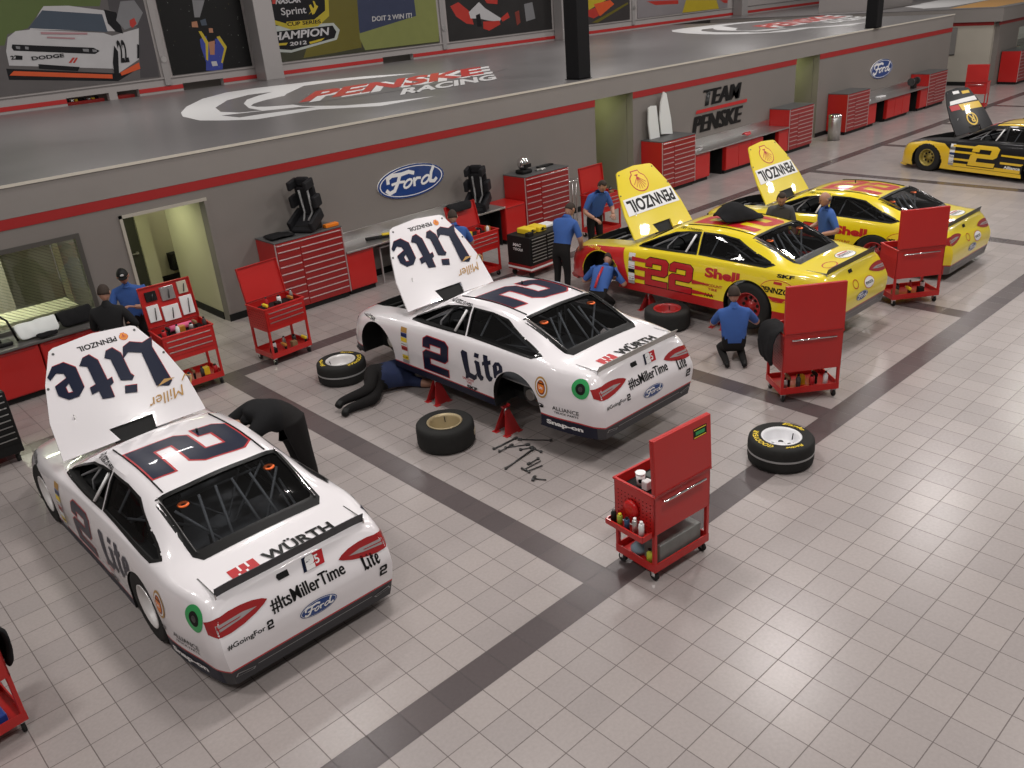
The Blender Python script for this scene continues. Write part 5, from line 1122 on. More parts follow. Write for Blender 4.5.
# ------------------------------------------------------------------ service carts
def cart(label, x, y, rz, w=.76, d=.48, h=.93, lid='front', lid_ang=0, lid_h=.60, drawers=True, shelf_z=.17, zb=.56, name='service_cart', sticker=False, loc=None):
    """open red cart: drawer box on four posts, low shelf, casters, hinged lid (lid='front' stands on the y=0 side)"""
    t = thing(name, label, 'tool cart', (x, y, 0), rz, 'red service carts')
    b = MB(); b.box(0, .012, 0, d, zb, h, RED); b.box(w-.012, w, 0, d, zb, h, RED); b.box(0, w, d-.012, d, zb, h, RED); b.box(0, w, 0, .012, zb, h, RED); b.box(.012, w-.012, .012, d-.012, zb, zb+.012, RED)
    b.box(.03, w-.03, .03, d-.03, h-.10, h-.09, DARK)
    b.bbox(-.012, w+.012, -.012, .016, h-.02, h+.004, RED, .006); b.bbox(-.012, w+.012, d-.016, d+.012, h-.02, h+.004, RED, .006); b.bbox(-.012, .016, 0, d, h-.02, h+.004, RED, .006); b.bbox(w-.016, w+.012, 0, d, h-.02, h+.004, RED, .006)
    for i in range(10):   # punched holes of the end panel
        for j in range(7): b.box(-.0035, -.0005, .05+i*(d-.1)/9-.004, .05+i*(d-.1)/9+.004, zb+.06+j*.04, zb+.068+j*.04, DARK)
    b.build('upper_box', t)
    if lid == 'back':
        n = 3; hh = (h-.06-zb-.08)/n
        for k in range(n):
            za = zb+.08+k*hh; q = MB().bbox(.04, w-.04, -.012, -.001, za, za+hh-.01, RED, .004).build('drawer', t)
            MB().bbox(.06, w-.06, -.024, -.010, za+hh-.028, za+hh-.014, STEEL, .003).build('handle', q)
    else:
        MB().cyl((.10, -.035, h-.07), .012, w-.2, CHROME, 'x', 10).cyl((.10, -.035, h-.07), .008, .03, CHROME, 'y', 8).build('push_rail', t)
    for sx in (0, w-.035):
        for sy in (0, d-.035): MB().bbox(sx, sx+.035, sy, sy+.035, .12, zb, RED, .004).build('post', t)
    s = MB().bbox(0, w, 0, d, shelf_z-.05, shelf_z-.035, RED, .003); s.box(0, w, -.002, .01, shelf_z-.055, shelf_z+.03, RED); s.box(0, w, d-.01, d+.002, shelf_z-.055, shelf_z+.03, RED); s.box(-.002, .01, 0, d, shelf_z-.055, shelf_z+.03, RED); s.box(w-.01, w+.002, 0, d, shelf_z-.055, shelf_z+.03, RED)
    s.build('shelf', t)
    for cx in (.045, w-.045):
        for cy in (.045, d-.045):
            c = MB().bbox(cx-.028, cx+.028, cy-.028, cy+.028, .092, .115, CHROME, .003); c.box(cx-.022, cx-.017, cy-.02, cy+.02, .045, .095, CHROME); c.box(cx+.017, cx+.022, cy-.02, cy+.02, .045, .095, CHROME); c = c.build('caster', t)
            MB().cyl((cx-.015, cy, .046), .045, .03, RUBBER, 'x', 18).build('wheel', c)
    # lid
    hy = 0.0 if lid == 'front' else d
    M = Matrix.Translation((0, hy, h)) @ Matrix.Rotation(lid_ang, 4, 'X')
    l = MB().bbox(0, w, -.02 if lid == 'front' else -.02, .0, .004, lid_h, RED, .006, M); ins = .0 if lid == 'front' else -.02
    l.box(0, w, (0 if lid == 'front' else -.05), (.03 if lid == 'front' else -.02), lid_h-.012, lid_h, RED, M)
    for x0 in (0, w-.012): l.box(x0, x0+.012, (0 if lid == 'front' else -.05), (.03 if lid == 'front' else -.02), .02, lid_h-.01, RED, M)
    L_ = l.build('lid', t)
    MB().bbox(.02, w-.02, -.028, -.019, lid_h*.02, lid_h*.035, DRED, .002, M).build('hinge', L_)
    if sticker:
        d_ = Decal(lambda u, v, o: M @ Vector((u, -.0205-o, v)), 5, .0005, .0008); d_.add(VBLACK, rect2d(w-.24, lid_h-.17, w-.06, lid_h-.07)); d_.add(VYEL, rect2d(w-.23, lid_h-.09, w-.07, lid_h-.08)); d_.add(VYEL, rect2d(w-.23, lid_h-.165, w-.07, lid_h-.155))
        d_.text(VYEL, 'SERVICE', w-.225, lid_h-.145, .04, .15, bold=.03) if False else d_.add(VGREEN, rect2d(w-.21, lid_h-.14, w-.09, lid_h-.105))
        d_.build('sticker', L_)
    return t
def W_(t, x, y, z):   # a point of the cart's frame in the room
    return Matrix.Translation(t.location) @ Matrix.Rotation(t.rotation_euler.z, 4, 'Z') @ Vector((x, y, z))
def item(t, x, y, z, mb, name, label, cat, group=None, rz=0):
    p = W_(t, x, y, z); o = mb.build(name, loc=p, rotz=t.rotation_euler.z+rz); return tag(o, label, cat, group)
def bottle(r, h, m, cap): return MB().lathe([(0, 0), (r, 0), (r, h*.72), (r*.45, h*.85), (r*.45, h*.9), (0, h*.9)], m, n=14).cyl((0, 0, h*.9), r*.5, h*.1, cap, 'z', 10)
def can(r, h, m, cap): return MB().lathe([(0, 0), (r, 0), (r, h*.82), (r*.7, h*.88), (0, h*.88)], m, n=14).cyl((0, 0, h*.88), r*.6, h*.12, cap, 'z', 10)
SG = 'things stowed on the service cart shelves'
A = cart('red service cart in the foreground aisle, back of its raised lid toward the camera', .42, -.50, -R(5), .74, .50, .93, 'front', R(-3), .545, zb=.52, sticker=True)
cup = item(A, .17, .33, .845, MB().lathe([(0, 0), (.035, 0), (.045, .12), (.0, .12)], VWHITE, n=18).cyl((0, 0, .12), .048, .012, VWHITE, 'z', 18), 'paper_cup', 'white paper cup with dark emblem standing in the foreground cart top', 'cup')
d = Decal(lambda u, v, o: Vector((-(.0405+o)*cos(u/.04)-.0, -(.0405+o)*sin(u/.04), .06+v)), .02, .0015); d.add(VBLACK, ellipse2d(.03, 0, .022, .022)); d.build('emblem', cup)
item(A, .16, .24, .845, MB().bbox(-.04, .04, -.035, .035, 0, .09, VWHITE, .01), 'paper_box', 'small white box beside the paper cup in the foreground cart', 'box')
item(A, .38, .25, .845, MB().bbox(-.12, .12, -.14, .14, 0, .05, mat('grey_foam', (.07, .075, .07), .8), .01), 'tool_tray', 'grey foam tool tray inside the foreground cart top', 'tray')
tr = thing('hanging_tray', 'red tray with spray cans hooked on the left end of the foreground cart', 'tray', W_(A, -.03, .02, .50), A.rotation_euler.z)
MB().box(-.11, 0.026, 0, .46, 0, .01, RED).box(-.115, -.10, 0, .46, .01, .06, RED).box(-.11, .02, 0, .01, .01, .06, RED).box(-.11, .02, .45, .46, .01, .06, RED).build('tray', tr)
for k, (yy, m_, cp, lb) in enumerate(((.06, VWHITE, VWHITE, 'white spray can at the near end of the hanging tray'), (.14, STEEL, VWHITE, 'silver spray can second from the near end of the hanging tray'), (.24, mat('blue_can', (.03, .08, .16), .4), BLK, 'dark blue can in the middle of the hanging tray'), (.33, mat('green_can', (.35, .42, .05), .4), VYEL, 'yellow-green can in the hanging tray'), (.41, BLK, DSTEEL, 'black bottle at the far end of the hanging tray'))):
    item(A, -.085, .02+yy, .512, can(.026, .17 if k < 2 else .13, m_, cp), 'spray_can', lb, 'can', 'cans in the tray on the foreground cart')
rb = item(A, -.047, .27, .70, MB().lathe([(0, .02), (.06, .0), (.085, .02), (.09, .035), (.05, .04)], mat('red_plastic', (.6, .01, .01), .3), n=20, axis='x'), 'plastic_dish', 'round red dish stuck on the left end of the foreground cart', 'dish')
bx = thing('metal_case', 'dull metal box lying on the lower shelf of the foreground cart', 'box', W_(A, .10, .03, .138), A.rotation_euler.z)
MB().bbox(0, .56, 0, .20, 0, .21, mat('galvanised_metal', (.22, .23, .22), .45, metal=.4, noise=.3, scale=10), .008).build('body', bx); MB().bbox(.44, .60, .22, .40, 0, .34, mat('pale_steel', (.40, .40, .39), .4, metal=.3), .006).build('side_panel', bx)
item(A, .06, .12, .138, bottle(.03, .16, mat('lime_bottle', (.55, .62, .06), .4), BLK), 'bottle', 'lime green bottle on the lower shelf of the foreground cart', 'bottle')
item(A, .125, .32, .138, MB().lathe([(0, 0), (.075, 0), (.08, .05), (.03, .11), (.02, .17), (0, .17)], mat('pale_blue_plastic', (.30, .42, .50), .3), n=18), 'jug', 'pale blue and white jug on the foreground cart lower shelf', 'jug')
B = cart('red service cart behind the yellow and red car by the kneeling man, lid up', 4.34, .57, -R(37), .76, .50, .93, 'front', R(-2), .62, zb=.42)
Cc_ = cart('red service cart at the tail between the two yellow cars, lid up', 8.40, 1.02, -R(36), .78, .50, .93, 'front', R(-2), .62, zb=.46)
def jumble(t, w, d, n, lb, seed, z=.138, cats=None):
    random.seed(seed)
    pal = [DSTEEL, BLK, STEEL, VYEL, VWHITE, mat('brown_box', (.25, .15, .07), .7), VRED, mat('amber_plastic', (.5, .2, .03), .4)]
    adj = ['dark', 'black', 'silver', 'yellow', 'white', 'brown', 'red', 'amber']
    pos = ['leftmost', 'second from left', 'third from left', 'fourth from left', 'fifth from left', 'sixth from left', 'seventh from left']
    for k in range(n):
        x = .08+(w-.16)*k/(n-1); yy = .09+(.13 if k % 2 else 0); c = (k*3+seed) % 8
        kind = ('bottle', 'small box', 'can', 'power tool')[(k+seed) % 4]; lbl = '%s %s, %s of %s' % (adj[c], kind, pos[k], lb)
        if kind == 'bottle': mb = bottle(.03, .2, pal[c], BLK)
        elif kind == 'can': mb = can(.034, .17, pal[c], BLK)
        elif kind == 'small box': mb = MB().bbox(-.045, .045, -.04, .04, 0, .12, pal[c], .006)
        else: mb = MB().bbox(-.02, .02, -.08, .05, .10, .15, pal[c], .015).bbox(-.016, .016, -.07, -.035, 0, .11, BLK, .01).cyl((0, .05, .125), .012, .03, STEEL, 'y', 8)
        item(t, x, yy, z, mb, kind.replace(' ', '_'), lbl, kind, SG)
jumble(B, .70, .5, 7, 'shelf of cart behind the red-striped yellow car', 2)
jumble(Cc_, .70, .5, 6, 'shelf of cart between the yellow cars', 5)
item(B, .30, .03, .138, MB().bbox(-.13, .13, -.0, .03, 0, .03, VWHITE, .004), 'paper_pad', 'white paper pad at the shelf edge of the cart behind the yellow car', 'paper')
D_ = cart('red service cart in front of the tall chest with the seat, lid up', .80, 7.25, R(4), .72, .52, .93, 'back', -R(12), .56)
jumble(D_, .72, .5, 7, 'shelf of cart before the seat-topped chest', 1); jumble(D_, .72, .5, 6, 'top of cart before the seat-topped chest', 3, .842)
E_ = cart('red service cart with tool-filled raised lid beside the two talking men', -.76, 7.35, -R(3), .76, .52, .95, 'back', -R(8), .62)
jumble(E_, .76, .5, 7, 'shelf of cart by the talking men', 4); jumble(E_, .76, .5, 7, 'top of cart by the talking men', 6, .862)
item(E_, .42, .38, .87, MB().tube([(-.16, 0, .05), (.16, 0, .05)], .045, mat('pink_roll', (.75, .12, .25), .6), 14), 'rag_roll', 'bright pink roll lying across the open cart by the talking men', 'roll')
for k, (xa, xb, za, zb_, m_, lb) in enumerate(((.05, .22, .10, .34, VWHITE, 'white card with tool at the left of the raised lid by the talking men'), (.26, .50, .06, .28, VWHITE, 'wide white card in the middle of the raised lid by the talking men'), (.54, .72, .08, .36, VWHITE, 'white card at the right of the raised lid by the talking men'), (.08, .24, .40, .54, DARK, 'dark tool set at the upper left of the raised lid'), (.30, .50, .36, .56, STEEL, 'silver tool set at the upper middle of the raised lid'), (.56, .70, .40, .58, mat('cream_box', (.5, .45, .35), .6), 'cream box at the upper right of the raised lid'))):
    M = Matrix.Translation((0, .52, .95)) @ Matrix.Rotation(-R(8), 4, 'X'); p = M @ Vector(((xa+xb)/2, -.022, za))
    w2 = (xb-xa)/2; mb = MB().bbox(-w2, w2, -.03, 0, 0, zb_-za, m_, .005, Matrix.Rotation(-R(8), 4, 'X')); mb.tube([(0, -.04, .03), (.02, -.045, zb_-za-.03)], .008, DSTEEL, 6)
    item(E_, p.x, p.y-.001, p.z, mb, 'tool_pouch', lb, 'tool holder', 'holders on the raised cart lid')
G_ = cart('red service cart with black bag on its lid, past the raised white hood', 5.30, 7.68, R(2), .76, .55, .93, 'back', -R(14), .50)
jumble(G_, .76, .55, 6, 'top of cart past the middle white hood', 8, .842)
H_ = cart('red service cart against the wall recess behind the men at the yellow car', 8.95, 7.72, R(0), .74, .5, .93, 'back', -R(6), .56)
jumble(H_, .74, .5, 6, 'top of cart at the wall recess', 9, .842)
K_ = cart('red service cart with orange-red lid beyond the black and gold car', 28.6, 7.9, -R(82), .7, .5, .95, 'front', 0, .6)
F_ = cart('red service cart cut off at the left edge, black jacket over its end', -4.99, 1.96, R(6), .76, .56, .93, 'front', 0, .12)
def drape(name, label, pts, m, loc, rotz=0, cat='jacket', th=.03):
    """soft folded cloth: rows of points skinned and thickened"""
    n = len(pts[0]); mb = MB(); mb.ring([[Vector(p) for p in r] for r in pts], m, False, False, True)
    o = mb.build(name, loc=loc, rotz=rotz, fix=False)
    s = o.modifiers.new('s', 'SOLIDIFY'); s.thickness = th; s.offset = 0; u = o.modifiers.new('u', 'SUBSURF'); u.levels = 2; u.render_levels = 2
    tx = bpy.data.textures.new(name, 'CLOUDS'); tx.noise_scale = .12; dm = o.modifiers.new('d', 'DISPLACE'); dm.texture = tx; dm.strength = .035; dm.texture_coords = 'LOCAL'
    me = evaluated(o); o.modifiers.clear(); o.data = me
    for p in me.polygons: p.use_smooth = True
    return tag(o, label, cat)
drape('draped_jacket', 'black jacket hanging over the end of the cart at the left edge', [[(.80, .02+.09*j, .60-.05*(j % 2)) for j in range(6)], [(.86, .0+.1*j, .80) for j in range(6)], [(.84, 0+.1*j, .96) for j in range(6)], [(.76, 0+.1*j, 1.01) for j in range(6)], [(.60, .02+.1*j, .98) for j in range(6)]], FABK, (-5.0, 1.96, 0), R(6))
item(F_, .45, .14, .138, MB().bbox(-.2, .2, -.08, .1, 0, .09, mat('blue_plastic_bin', (.02, .06, .30), .4), .01), 'parts_bin', 'blue bin on the lower shelf of the cart at the left edge', 'bin')
item(F_, .60, .30, .138, bottle(.04, .22, VWHITE, VBLUE), 'bottle', 'white bottle behind the blue bin on the cart at the left edge', 'bottle', SG)
drape('draped_jacket', 'black jacket with small red logo slung over the cart handle by the kneeling man', [[(-.10-.05*(j % 2), .08*j, .50) for j in range(6)], [(-.16, -.02+.10*j, .72) for j in range(6)], [(-.12, 0+.1*j, .93) for j in range(6)], [(-.02, .02+.09*j, 1.0) for j in range(6)], [(.10, .04+.08*j, .97) for j in range(6)]], FABK, tuple(B.location), B.rotation_euler.z)
drape('draped_bag', 'black cloth bag lying over the raised lid of the cart past the white hood', [[(.08+.1*j, .50, 1.30) for j in range(6)], [(.04+.12*j, .56, 1.42+.03*(j % 2)) for j in range(6)], [(.05+.12*j, .68, 1.44) for j in range(6)], [(.1+.1*j, .78, 1.34) for j in range(6)]], FABK, tuple(G_.location), G_.rotation_euler.z, 'bag')
drape('roof_jacket', 'black jacket and cap heaped on the roof of the yellow and red car', [[(-.34+.13*i, -.30, .03) for i in range(6)], [(-.38+.15*i, -.22, (.10, .14, .20, .17, .10, .04)[i]) for i in range(6)], [(-.36+.14*i, -.04, (.10, .24, .30, .24, .14, .05)[i]) for i in range(6)], [(-.34+.13*i, .12, (.08, .22, .27, .20, .10, .04)[i]) for i in range(6)], [(-.32+.13*i, .20, .03) for i in range(6)]], FABK, (6.98, 3.02, 1.50), -.5)
# black rolling chests
K1 = rolling_chest('black rolling chest with red base and yellow cases on top, left of the bending man', 6.18, 6.98, R(2), 1.05, .62, .80)
d = Decal(lambda u, v, o: Matrix.Translation((6.18, 6.98, 0)) @ Matrix.Rotation(R(2), 4, 'Z') @ Vector((-.001-o, .62-u, v)), 5, .001, .001); d.text(VWHITE, 'MAC', .16, .60, .06, .22, bold=.03, shear=.2); d.text(VWHITE, 'TOOLS', .16, .52, .05, .26, bold=.03, shear=.2)
lg = d.build('lettering'); lg.parent = K1; lg.matrix_parent_inverse = (Matrix.Translation(K1.location) @ Matrix.Rotation(R(2), 4, 'Z')).inverted()
for k, (x, y, lb) in enumerate(((.28, .34, 'yellow tool case at the left on the black rolling chest'), (.52, .30, 'yellow tool case at the right on the black rolling chest'))):
    q = MB().bbox(-.11, .11, -.16, .16, 0, .10, VYEL, .015); q.bbox(-.03, .03, -.165, -.15, .02, .08, BLK, .004); q.tube([(-.05, -.16, .05), (-.05, -.20, .05), (.05, -.20, .05), (.05, -.16, .05)], .008, BLK, 6)
    item(K1, x, y, .801, q, 'tool_case', lb, 'case', 'yellow cases on the black chest')
item(K1, .12, .12, .801, MB().bbox(-.07, .07, -.05, .05, 0, .07, BLK, .01), 'small_case', 'small black box at the front corner of the black rolling chest', 'case')
item(K1, .86, .36, .801, MB().bbox(-.13, .13, -.12, .12, 0, .06, VWHITE, .015), 'folded_cloth', 'white folded cloth at the right end of the black rolling chest top', 'cloth')
rolling_chest('black rolling chest cut off at the left edge beside the nearest raised hood', -3.98, 7.06, R(3), 1.12, .62, .98, False)
# ------------------------------------------------------------------ things on the cabinets
def seat(label, loc, rz, tilt):
    t = thing('racing_chair', label, 'chair', loc, rz, 'black racing seats on the cabinets'); sb = FAB_B; t.scale = (.92, .92, .92)
    M = Matrix.Translation((0, 0, .10)) @ Matrix.Rotation(tilt, 4, 'X')
    MB().bbox(-.24, .24, -.28, .24, 0, .09, sb, .04, M).bbox(-.28, -.20, -.26, .26, .02, .24, sb, .03, M).bbox(.20, .28, -.26, .26, .02, .24, sb, .03, M).build('seat_shell', t)
    M2 = M @ Matrix.Translation((0, .22, .06)) @ Matrix.Rotation(-R(15), 4, 'X')
    MB().bbox(-.22, .22, -.04, .06, 0, .62, sb, .04, M2).bbox(-.30, -.20, -.20, .06, .22, .46, sb, .03, M2).bbox(.20, .30, -.20, .06, .22, .46, sb, .03, M2).build('backrest', t)
    MB().bbox(-.14, .14, -.05, .06, .62, .80, sb, .04, M2).bbox(-.22, -.14, -.26, .06, .60, .78, sb, .03, M2).bbox(.14, .22, -.26, .06, .60, .78, sb, .03, M2).build('headrest', t)
    MB().tube([M2 @ Vector((-.10, -.055, .55)), M2 @ Vector((-.09, -.06, .1)), M @ Vector((-.05, 0, .10))], .022, VGREY, 6).tube([M2 @ Vector((.10, -.055, .55)), M2 @ Vector((.09, -.06, .1)), M @ Vector((.05, 0, .10))], .022, VGREY, 6).build('harness', t)
    MB().bbox(-.2, .2, -.2, .2, 0.0, .13, DARK, .02).build('base', t)
    return t
seat('black racing seat standing on the tall chest nearest the doorway', (3.0, 9.46, 1.368), R(-62), R(24))
seat('black racing seat with pale harness on the worktop beside the silver helmet chest', (7.05, 9.42, .857), R(-60), R(24))
drape('folded_cover', 'flat black cover lying left of the racing seat on the tall chest', [[(0, .1*j, .02) for j in range(5)], [(.12, .1*j, .05) for j in range(5)], [(.3, .1*j, .03) for j in range(5)], [(.5, .1*j, .02) for j in range(5)]], FABK, (2.16, 9.28, 1.375), 0, 'cover')
tag(MB().bbox(-.14, .14, -.06, .06, 0, .06, VORANGE, .01).build('small_box', loc=(3.37, 9.30, 1.368)), 'orange box at the right end of the tall chest with the racing seat', 'box')
cs = thing('long_case', 'bright yellow topped long tool on the steel worktop right of the near chest', 'tool', (4.55, 9.42, .857), R(-20)); MB().bbox(-.35, .25, -.05, .05, 0, .05, BLK, .01).build('body', cs); MB().bbox(-.02, .35, -.045, .045, .051, .085, VYEL, .01).build('yellow_top', cs)
tag(MB().bbox(-.22, .22, -.06, .06, 0, .05, mat('cream_plastic', (.6, .55, .42), .4), .02).build('parts_box', loc=(5.2, 9.6, .857)), 'cream box on the worktop just above the raised white hood', 'box')
hm = thing('silver_helmet', 'shiny silver helmet-shaped unit on a black base on the tall red chest', 'helmet', (8.52, 9.5, 1.368)); MB().bbox(-.15, .15, -.13, .13, 0, .09, BLK, .03).build('base', hm); MB().sphere((0, 0, .22), .15, .14, .15, CHROME).build('dome', hm); MB().bbox(-.09, .09, -.16, -.10, .14, .22, BLK, .01).build('visor', hm)
for k, (x, y, w2, m_, lb) in enumerate(((8.95, 9.42, .13, STEEL, 'small silver tool left of centre on the chest with the helmet'), (9.3, 9.62, .24, BLK, 'flat black tool at the right on the chest with the helmet'))):
    tag(MB().bbox(-w2, w2, -.05, .05, 0, .035, m_, .01).bbox(-w2*.3, w2*.3, -.08, .08, 0, .03, m_, .01).build('bench_tool', loc=(x, y, 1.368)), lb, 'tool')
def sail(P, label):
    x0 = P[0][0]; z0 = 1.337
    zm = min(z for x, z in P); P = [(x-x0, z-zm if z-zm > .06 else 0) for x, z in P]; t = tag(MB().prism(P, .035, mat('white_panel', (.78, .80, .78), .4)).build('body_panel', loc=(x0, 9.70, z0)), label, 'panel'); return t
sail(SAIL1, 'shorter white upright panel on the chest at the left of the team lettering'); sail(SAIL2, 'taller pointed white upright panel on the chest at the left of the team lettering')
rg = drape('red_rag', 'red rag heap on the long counter under the team lettering', [[(.1*j, 0, .01) for j in range(4)], [(.1*j, .08, .10+.04*(j % 2)) for j in range(4)], [(.1*j, .18, .01) for j in range(4)]], VRED, (17.1, 9.35, .825), 0, 'rag')
tag(MB().bbox(-.2, .2, -.08, .08, 0, .05, CHROME, .01).build('metal_tray', loc=(14.9, 9.5, .803)), 'shiny metal tray at the left end of the long counter', 'tray')
tag(MB().bbox(-.22, .22, -.08, .08, 0, .04, VWHITE, .01).build('paper_stack', loc=(24.5, 9.5, .803)), 'white papers at the left on the far steel worktop', 'paper'); tag(MB().bbox(-.22, .22, -.08, .08, 0, .04, VWHITE, .01).build('paper_stack', loc=(25.6, 9.5, .803)), 'white papers farther right on the far steel worktop', 'paper')
gr = thing('bench_grinder', 'black bench grinder on the far worktop beside the last red chest', 'grinder', (28.0, 9.45, .803)); MB().bbox(-.1, .1, -.08, .08, 0, .14, BLK, .02).cyl((-.12, 0, .24), .09, .24, BLK, 'x', 16).build('motor', gr)
for s in (-1, 1): MB().cyl((s*.22-.03, 0, .24), .13, .06, DSTEEL, 'x', 20).build('wheel_guard', gr)
tc = thing('trash_can', 'round steel trash can in front of the far red chest', 'trash can', (21.72, 9.1, 0)); MB().lathe([(0, 0), (.19, 0), (.19, .74), (.17, .76), (.17, .5), (0, .5)], STEEL, n=28).build('body', tc); MB().lathe([(.195, .70), (.2, .71), (.2, .77), (.17, .79)], CHROME, n=28).build('rim', tc)
rk = thing('steel_rack', 'grey steel pole rack standing right of the chest with the helmet', 'rack', (9.72, 9.3, 0))
for x in (0, .12, .24): MB().tube([(x, 0, .011), (x, 0, .95)], .012, STEEL, 8).build('post', rk)
MB().bbox(-.03, .27, -.04, .2, .95, .99, CHROME, .01).build('top_bracket', rk)
# bench at left
drape('white_bag', 'white crumpled jacket lying on the left bench by the mesh window', [[(.0+.12*j, 0, .01) for j in range(6)], [(.0+.12*j, .08, .20+.05*(j % 2)) for j in range(6)], [(.0+.12*j, .22, .22) for j in range(6)], [(.0+.12*j, .34, .02) for j in range(6)]], FABW, (-2.12, 9.28, .875), .05)
drape('black_bag', 'black bag right of the white jacket on the left bench', [[(.0+.1*j, 0, .01) for j in range(6)], [(.0+.1*j, .06, .20+.03*(j % 2)) for j in range(6)], [(.0+.1*j, .22, .24) for j in range(6)], [(.0+.1*j, .34, .02) for j in range(6)]], FABK, (-1.50, 9.34, .875), 0, 'bag')
drape('black_gloves', 'small black cloth in front of the white jacket on the left bench', [[(.0+.1*j, 0, .01) for j in range(4)], [(.0+.1*j, .05, .08) for j in range(4)], [(.0+.1*j, .12, .01) for j in range(4)]], FABK, (-1.90, 9.165, .875), 0, 'cloth')
fr = thing('tubular_frame', 'black tubular frame standing on the left bench at the photo edge', 'frame', (-2.7, 9.4, .861))
for dx, ln in ((0, 'a'), (.22, 'b')):
    MB().tube([(dx-.28, 0, .012), (dx-.10, .05, .42), (dx+.08, .05, .60), (dx+.30, 0, .35), (dx+.36, 0, .012)], .017, BLK, 8).build('side_hoop', fr)
MB().tube([(-.10, .05, .42), (.12, .05, .42)], .014, BLK).tube([(.02, .05, .56), (.3, .05, .56)], .014, BLK).build('crossbar', fr); MB().bbox(-.2, .5, -.1, .12, .0, .06, BLK, .02).build('base', fr)
# ------------------------------------------------------------------ people
def person(label, loc, rz, J, shirt=SHIRT, pants=PANTS, hair=HAIR, sleeves='short', cap=False, bald=False, arms_skin=None, stripe=None, look=0, pitch=0, name='person', bulk=1.0):
    """J: joints (facing +y): pelvis, chest, neck, head, shoulders, elbows, hands, hips, knees, ankles, toes. One skinned surface."""
    t = thing(name, label, 'person', loc, rz)
    order = ['pelvis', 'belly', 'chest', 'neck', 'headb', 'shl', 'ell', 'wrl', 'shr', 'elr', 'wrr', 'hpl', 'knl', 'anl', 'tol', 'hpr', 'knr', 'anr', 'tor']
    V = {k: Vector(v) for k, v in J.items()}
    V['belly'] = V['pelvis'].lerp(V['chest'], .5); hd = V['head']; V['headb'] = V['neck'].lerp(hd, .45)
    E = [('pelvis', 'belly'), ('belly', 'chest'), ('chest', 'neck'), ('neck', 'headb'), ('chest', 'shl'), ('shl', 'ell'), ('ell', 'wrl'), ('chest', 'shr'), ('shr', 'elr'), ('elr', 'wrr'), ('pelvis', 'hpl'), ('hpl', 'knl'), ('knl', 'anl'), ('anl', 'tol'), ('pelvis', 'hpr'), ('hpr', 'knr'), ('knr', 'anr'), ('anr', 'tor')]
    rad = dict(pelvis=(.15, .12), belly=(.155, .12), chest=(.165, .12), neck=(.062, .062), headb=(.055, .055), shl=(.075, .075), shr=(.075, .075), ell=(.05, .05), elr=(.05, .05), wrl=(.033, .03), wrr=(.033, .03), hpl=(.098, .098), hpr=(.098, .098), knl=(.066, .066), knr=(.066, .066), anl=(.048, .048), anr=(.048, .048), tol=(.045, .035), tor=(.045, .035))
    me = bpy.data.meshes.new('body'); me.from_pydata([V[k] for k in order], [(order.index(a), order.index(b)) for a, b in E], [])
    o = bpy.data.objects.new('body', me); C.objects.link(o)
    o.modifiers.new('skin', 'SKIN'); sv = me.skin_vertices[0].data
    for i, k in enumerate(order): sv[i].radius = tuple(q*(bulk if k not in ('neck', 'headb', 'wrl', 'wrr') else 1) for q in rad[k]); sv[i].use_root = (k == 'pelvis')
    ss = o.modifiers.new('sub', 'SUBSURF'); ss.levels = 2; ss.render_levels = 2
    m2 = evaluated(o); bpy.data.objects.remove(o); bpy.data.meshes.remove(me)
    seg = [(a, b) for a, b in E]
    def dseg(p, a, b):
        ab = b-a; k = max(0, min(1, (p-a).dot(ab)/max(1e-9, ab.length_squared))); return (p-(a+ab*k)).length, k
    long_ = sleeves == 'long'
    def matfor(p):
        best = min(((dseg(p, V[a], V[b])[0]-rad[a][0]*.5, a, b, dseg(p, V[a], V[b])[1]) for a, b in seg), key=lambda q: q[0]); _, a, b, k = best
        if a in ('neck', 'headb'): return SKIN
        if a == 'chest' and b == 'neck': return shirt
        if a in ('ell', 'elr'): return (shirt if k < .85 else SKIN) if long_ else SKIN
        if a in ('shl', 'shr'): return shirt if (long_ or k < .8) else SKIN
        if a in ('hpl', 'hpr', 'knl', 'knr'): return pants
        if a in ('anl', 'anr'): return SHOE
        if b in ('hpl', 'hpr'): return pants
        if a == 'pelvis' and k < .25: return pants
        return shirt
    mb = MB()
    for m_ in (shirt, pants, SKIN, SHOE): mb.mi(m_)
    base = 0; mb.v = [tuple(v.co) for v in m2.vertices]
    for p in m2.polygons: mb.f.append(tuple(p.vertices)); mb.m.append(mb.mi(matfor(p.center))); mb.sm.append(True)
    bpy.data.meshes.remove(m2)
    # head with face
    up = (hd-V['neck']).normalized(); fwd = Vector((sin(look)*-1, cos(look), sin(pitch))); fwd = (fwd-up*fwd.dot(up)).normalized(); rt_ = fwd.cross(up).normalized()
    H = Matrix((rt_, fwd, up)).transposed().to_4x4(); H.translation = hd
    bm = bmesh.new(); bmesh.ops.create_uvsphere(bm, u_segments=20, v_segments=14, radius=1)
    for v in bm.verts:
        x, y, z = v.co; w_ = 1-.22*max(0, -z)**1.5
        v.co = H @ Vector((x*.076*w_, y*.095*(1-.10*max(0, -z))+(.012 if y > 0 and z < -.3 else 0), z*.118))
    mb.bm(bm, SKIN, True)
    mb.ring([[H @ Vector((x, .088, .012)) for x in (-.008, .008)]+[H @ Vector((0, .088, .014))], [H @ Vector((-.016, .088, -.03)), H @ Vector((.016, .088, -.03)), H @ Vector((0, .118, -.028))]], SKIN)
    for s in (-1, 1):
        mb.sphere(H @ Vector((s*.079, -.002, -.005)), .012, .02, .03, SKIN, H.to_3x3().to_4x4(), 8, 6); mb.sphere(H @ Vector((s*.030, .083, .015)), .011, .008, .007, EYE, H.to_3x3().to_4x4(), 8, 5)
